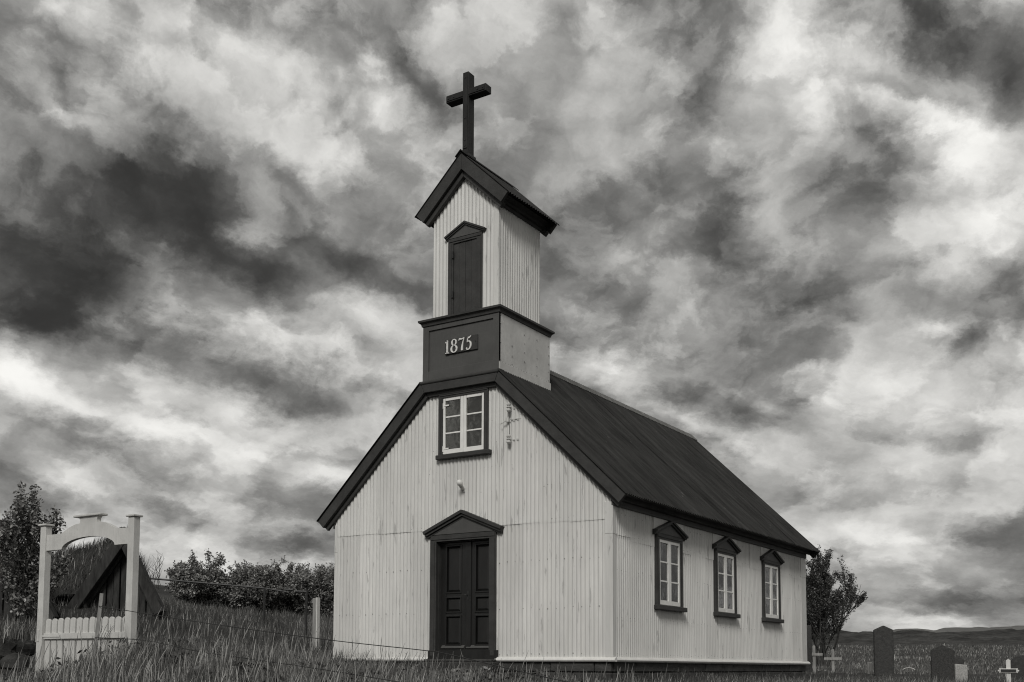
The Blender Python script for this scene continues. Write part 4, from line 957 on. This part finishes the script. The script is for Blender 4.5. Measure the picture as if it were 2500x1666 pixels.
for sx in (-.125, .125): MB().tube([(sx, 0, HT-.052), (sx, 0, -.2)], .005, 5).build('hoop_leg', 'iron', t)

# ------------------------------------------------------------------ stones: dry wall left of the gate, loose stones by the step
def rock(name, mat, parent, loc, size, seed, flat=.75):
    r_ = np.random.default_rng(seed); bm = bmesh.new(); bmesh.ops.create_icosphere(bm, subdivisions=2, radius=.5)
    ph = r_.uniform(0, 6, 6)
    for v in bm.verts:
        c = v.co; k = 1+.16*math.sin(5*c.x+ph[0])+.16*math.sin(6*c.y+ph[1])+.14*math.sin(7*c.z+ph[2])+r_.uniform(-.05, .05)
        v.co = Vector((max(-.42, min(.42, c.x*k)), max(-.42, min(.42, c.y*k)), max(-.4, min(.4, c.z*k))*flat))*size
    me = bpy.data.meshes.new(name); bm.to_mesh(me); bm.free(); me.materials.append(M[mat])
    o = bpy.data.objects.new(name, me); COL.objects.link(o); o.location = loc; o.rotation_euler = (r_.uniform(-.2, .2), r_.uniform(-.2, .2), r_.uniform(0, 6))
    if parent is not None: o.parent = parent
    return o
w0 = place(14.6, -6.1); w1_ = place(14.0, -9.0)
tw_ = thing('turf_stone_wall', 'dark stone wall topped with grass left of the gate', 'stone wall', (float(w0[0]), float(w0[1]), 0))
dv = w1_-w0
k = 0; tops = []
for row in range(5):
    for j in range(11):
        f = (j+.5*(row % 2))/10.5
        p = dv*f; zb = gz(w0[0]+p[0], w0[1]+p[1])*.3-.55*.7; jit = random.uniform(-.05, .05)
        rock('stone', 'rock', tw_, (float(p[0])+random.uniform(-.04, .04)+.05*row*dv[1]/3, float(p[1])+jit-.0, -.75+row*.20+.02*random.random()), random.uniform(.30, .42), 300+k, .8); k += 1
for j, (x, y, s_) in enumerate(((.55, -.95, .22), (-.35, -.85, .16), (.95, -1.2, .18), (1.55, -1.1, .14), (-.05, -1.3, .13))):
    z = gz(x, y); lab = ('pale lumpy stone in the grass right of the door step', 'pale stone in the grass left under the door', 'pale stone in the grass farther right of the step', 'small pale stone under the front right wall', 'small pale stone in the grass before the door step')[j]
    tag(rock('loose_stone', 'palerock', None, (x, y, z+s_*.25), s_, 600+j, .8), lab, 'stone', 'pale stones in the grass before the church')

# ------------------------------------------------------------------ grass
def scatter(n, d0, d1, s0f, s1f, R_, pw_=1.0):
    """random ground points in a wedge seen from the path: d distance, s side limits as functions of d"""
    d = d0+(d1-d0)*R_.random(n)**pw_; lo = np.array([s0f(x) for x in d]); hi = np.array([s1f(x) for x in d]); s = lo+(hi-lo)*R_.random(n)
    P = C2[None]+d[:, None]*Fv[None]+s[:, None]*Rv[None]
    keep = ~((np.abs(P[:, 0]) < 2.86) & (P[:, 1] > -.06) & (P[:, 1] < YE+.06))
    keep &= ~((np.abs(P[:, 0]-DC) < .72) & (P[:, 1] > -.30) & (P[:, 1] < 0))
    P = P[keep]
    return np.column_stack([P, ground_z(P[:, 0], P[:, 1])-.03]), d[keep], s[keep]
def clump(P, s, k=0, lo=.45, hi=1.3):
    v = sn(P[:, 0], P[:, 1], s, k)+.7*sn(P[:, 0], P[:, 1], s*2.7, k+3); v = (v-v.min())/(v.max()-v.min()); return lo+(hi-lo)*v
R_ = np.random.default_rng(101)
left = lambda d: -.62*d-1.5; right_ = lambda d: .62*d+1.5
# tall grass on the bank along the fence, left and centre
P, d, s = scatter(52000, 5.5, 14.5, lambda d: -.60*d-1, lambda d: .10*d+.5, R_)
h = R_.uniform(.10, .38, len(P))*clump(P, 1.6, 0, .35, 1.30)*np.clip(1.05-.10*(s+3), .55, 1.05)
h *= np.where((P[:, 1] > -7.4) & (P[:, 0] < -.2) & (P[:, 0] > -2.6), .75, 1)
blades('bank_grass', P, h, R_.uniform(.004, .009, len(P)), tones(len(P), R_, .05, .19, .28)*clump(P, 1.3, 2, .35, 1.5), R_, .38, (.10, -.04))
# between the fence and the church, right foreground
P, d, s = scatter(42000, 9, 20, lambda d: -.16*d-1.5, lambda d: .62*d+1.5, R_)
h = R_.uniform(.08, .30, len(P))*clump(P, 1.9, 4, .4, 1.25)*np.where(s > 1.5, .75, 1.0)
blades('yard_grass', P, h, R_.uniform(.005, .010, len(P)), tones(len(P), R_, .045, .15, .18)*clump(P, 1.4, 5, .35, 1.5), R_, .5, (.08, 0))
# left meadow up to the houses
P, d, s = scatter(52000, 14, 45, lambda d: -.60*d-2, lambda d: -.10*d-.5, R_, .75)
h = R_.uniform(.14, .42, len(P))*clump(P, .9, 7, .35, 1.3)
blades('meadow_grass', P, h, R_.uniform(.008, .018, len(P)), tones(len(P), R_, .045, .14, .14)*clump(P, .6, 8, .3, 1.5), R_, .45, (.14, 0), 2)
# graveyard and the field behind it
P, d, s = scatter(70000, 16, 75, lambda d: .12*d, lambda d: .60*d+3, R_, .8)
h = R_.uniform(.05, .20, len(P))*clump(P, .8, 9, .35, 1.35)*np.clip(d/30, .8, 1.35)
blades('graveyard_grass', P, h, R_.uniform(.008, .014, len(P))*np.clip(d/22, 1, 2.8), tones(len(P), R_, .06, .17, .16)*clump(P, .5, 11, .35, 1.5), R_, .5, (.12, 0), 2)
# along the foot of the walls
n = 5200; u = R_.random(n); front_ = R_.random(n) < .5
X = np.where(front_, -2.9+5.8*u, 2.86+R_.random(n)*.35); Y = np.where(front_, -.08-R_.random(n)*.45, u*YE)
k = ~((np.abs(X-DC) < .74) & (Y > -.32)); X, Y = X[k], Y[k]
P = np.column_stack([X, Y, ground_z(X, Y)-.02]); n = len(P)
h = R_.uniform(.10, .42, n)*np.where(X < 0, 1.15, .62)*clump(P, 3.1, 13, .5, 1.2)
blades('wall_grass', P, h, R_.uniform(.004, .008, n), tones(n, R_, .02, .08, .10), R_, .35, (.12, 0))
# nearest ears of grass in the lower left, pale and bowed to the right
P, d, s = scatter(420, 6.8, 10.5, lambda d: -.50*d, lambda d: -.12*d, R_)
n = len(P); h = R_.uniform(.34, .58, n)
def ears(name, P, h, R_, tone):
    n = len(P); V = []; Fc = []; tn = []
    for q in range(n):
        lean = R_.uniform(.04, .34); a = R_.normal(.1, 1.1); dx, dy = math.cos(a)*Rv[0]-math.sin(a)*Rv[1], math.cos(a)*Rv[1]+math.sin(a)*Rv[0]
        pts = []
        for k in range(7):
            t_ = k/6; pts.append((P[q, 0]+dx*lean*h[q]*t_**1.7, P[q, 1]+dy*lean*h[q]*t_**1.7, P[q, 2]+h[q]*t_*(1-.12*t_)))
        rad = [.0016, .0015, .0014, .0013, .0036, .0042, .0014]
        for k in range(7):
            base = len(V)
            for c_ in range(3):
                an = 2*math.pi*c_/3; V.append((pts[k][0]+rad[k]*math.cos(an), pts[k][1]+rad[k]*math.sin(an), pts[k][2])); tn.append(tone[q]*(.6 if k < 4 else 1.25))
            if k:
                for c_ in range(3): Fc.append((base-3+c_, base-3+(c_+1) % 3, base+(c_+1) % 3, base+c_))
    return np_mesh(name, np.array(V), np.array(Fc), 'grass', tone=np.array(tn), kind='stuff')
ears('grass_ears', P, h, R_, R_.uniform(.16, .36, n))
# tufts on the turf wall
f = R_.random(3500); X = w0[0]+dv[0]*f+R_.normal(0, .14, 3500)-.1; Y = w0[1]+dv[1]*f+R_.normal(0, .2, 3500)+.25
P = np.column_stack([X, Y, np.full(3500, .16)+R_.normal(0, .03, 3500)])
blades('wall_top_grass', P, R_.uniform(.12, .36, 3500), R_.uniform(.006, .012, 3500), tones(3500, R_, .06, .18, .25), R_, .5, (.15, 0))

# upright seed stalks standing above the bank and before the church
P, d, s = scatter(1500, 8, 19, lambda d: -.52*d, lambda d: .16*d, R_)
n = len(P); ears('seed_stalks', P, R_.uniform(.30, .66, n)*np.where(d > 13.5, .5, 1), R_, R_.uniform(.06, .30, n))
# broad-leaved weeds: low dark clumps between the grasses
P, d, s = scatter(700, 8, 24, lambda d: -.50*d, lambda d: .12*d, R_)
k = clump(P, 1.2, 21, 0, 1) > .52; P = P[k]
m = 16; n = len(P)*m; C_ = np.repeat(P, m, 0)+np.column_stack([R_.normal(0, .09, n), R_.normal(0, .09, n), R_.uniform(.03, .20, n)])
a = R_.normal(size=(n, 3)); a[:, 2] = np.abs(a[:, 2])*.6+.2; a /= np.linalg.norm(a, axis=1)[:, None]
b_ = np.cross(a, R_.normal(size=(n, 3))); b_ /= np.linalg.norm(b_, axis=1)[:, None]
L = R_.uniform(.05, .11, n)[:, None]; W = L*.42
Q = np.stack([C_-a*L/2, C_+b_*W/2, C_+a*L/2, C_-b_*W/2], 1).reshape(-1, 3)
np_mesh('weeds', Q, np.arange(n*4).reshape(-1, 4), 'leaf', tone=np.repeat(R_.uniform(.02, .10, n), 4), kind='stuff')
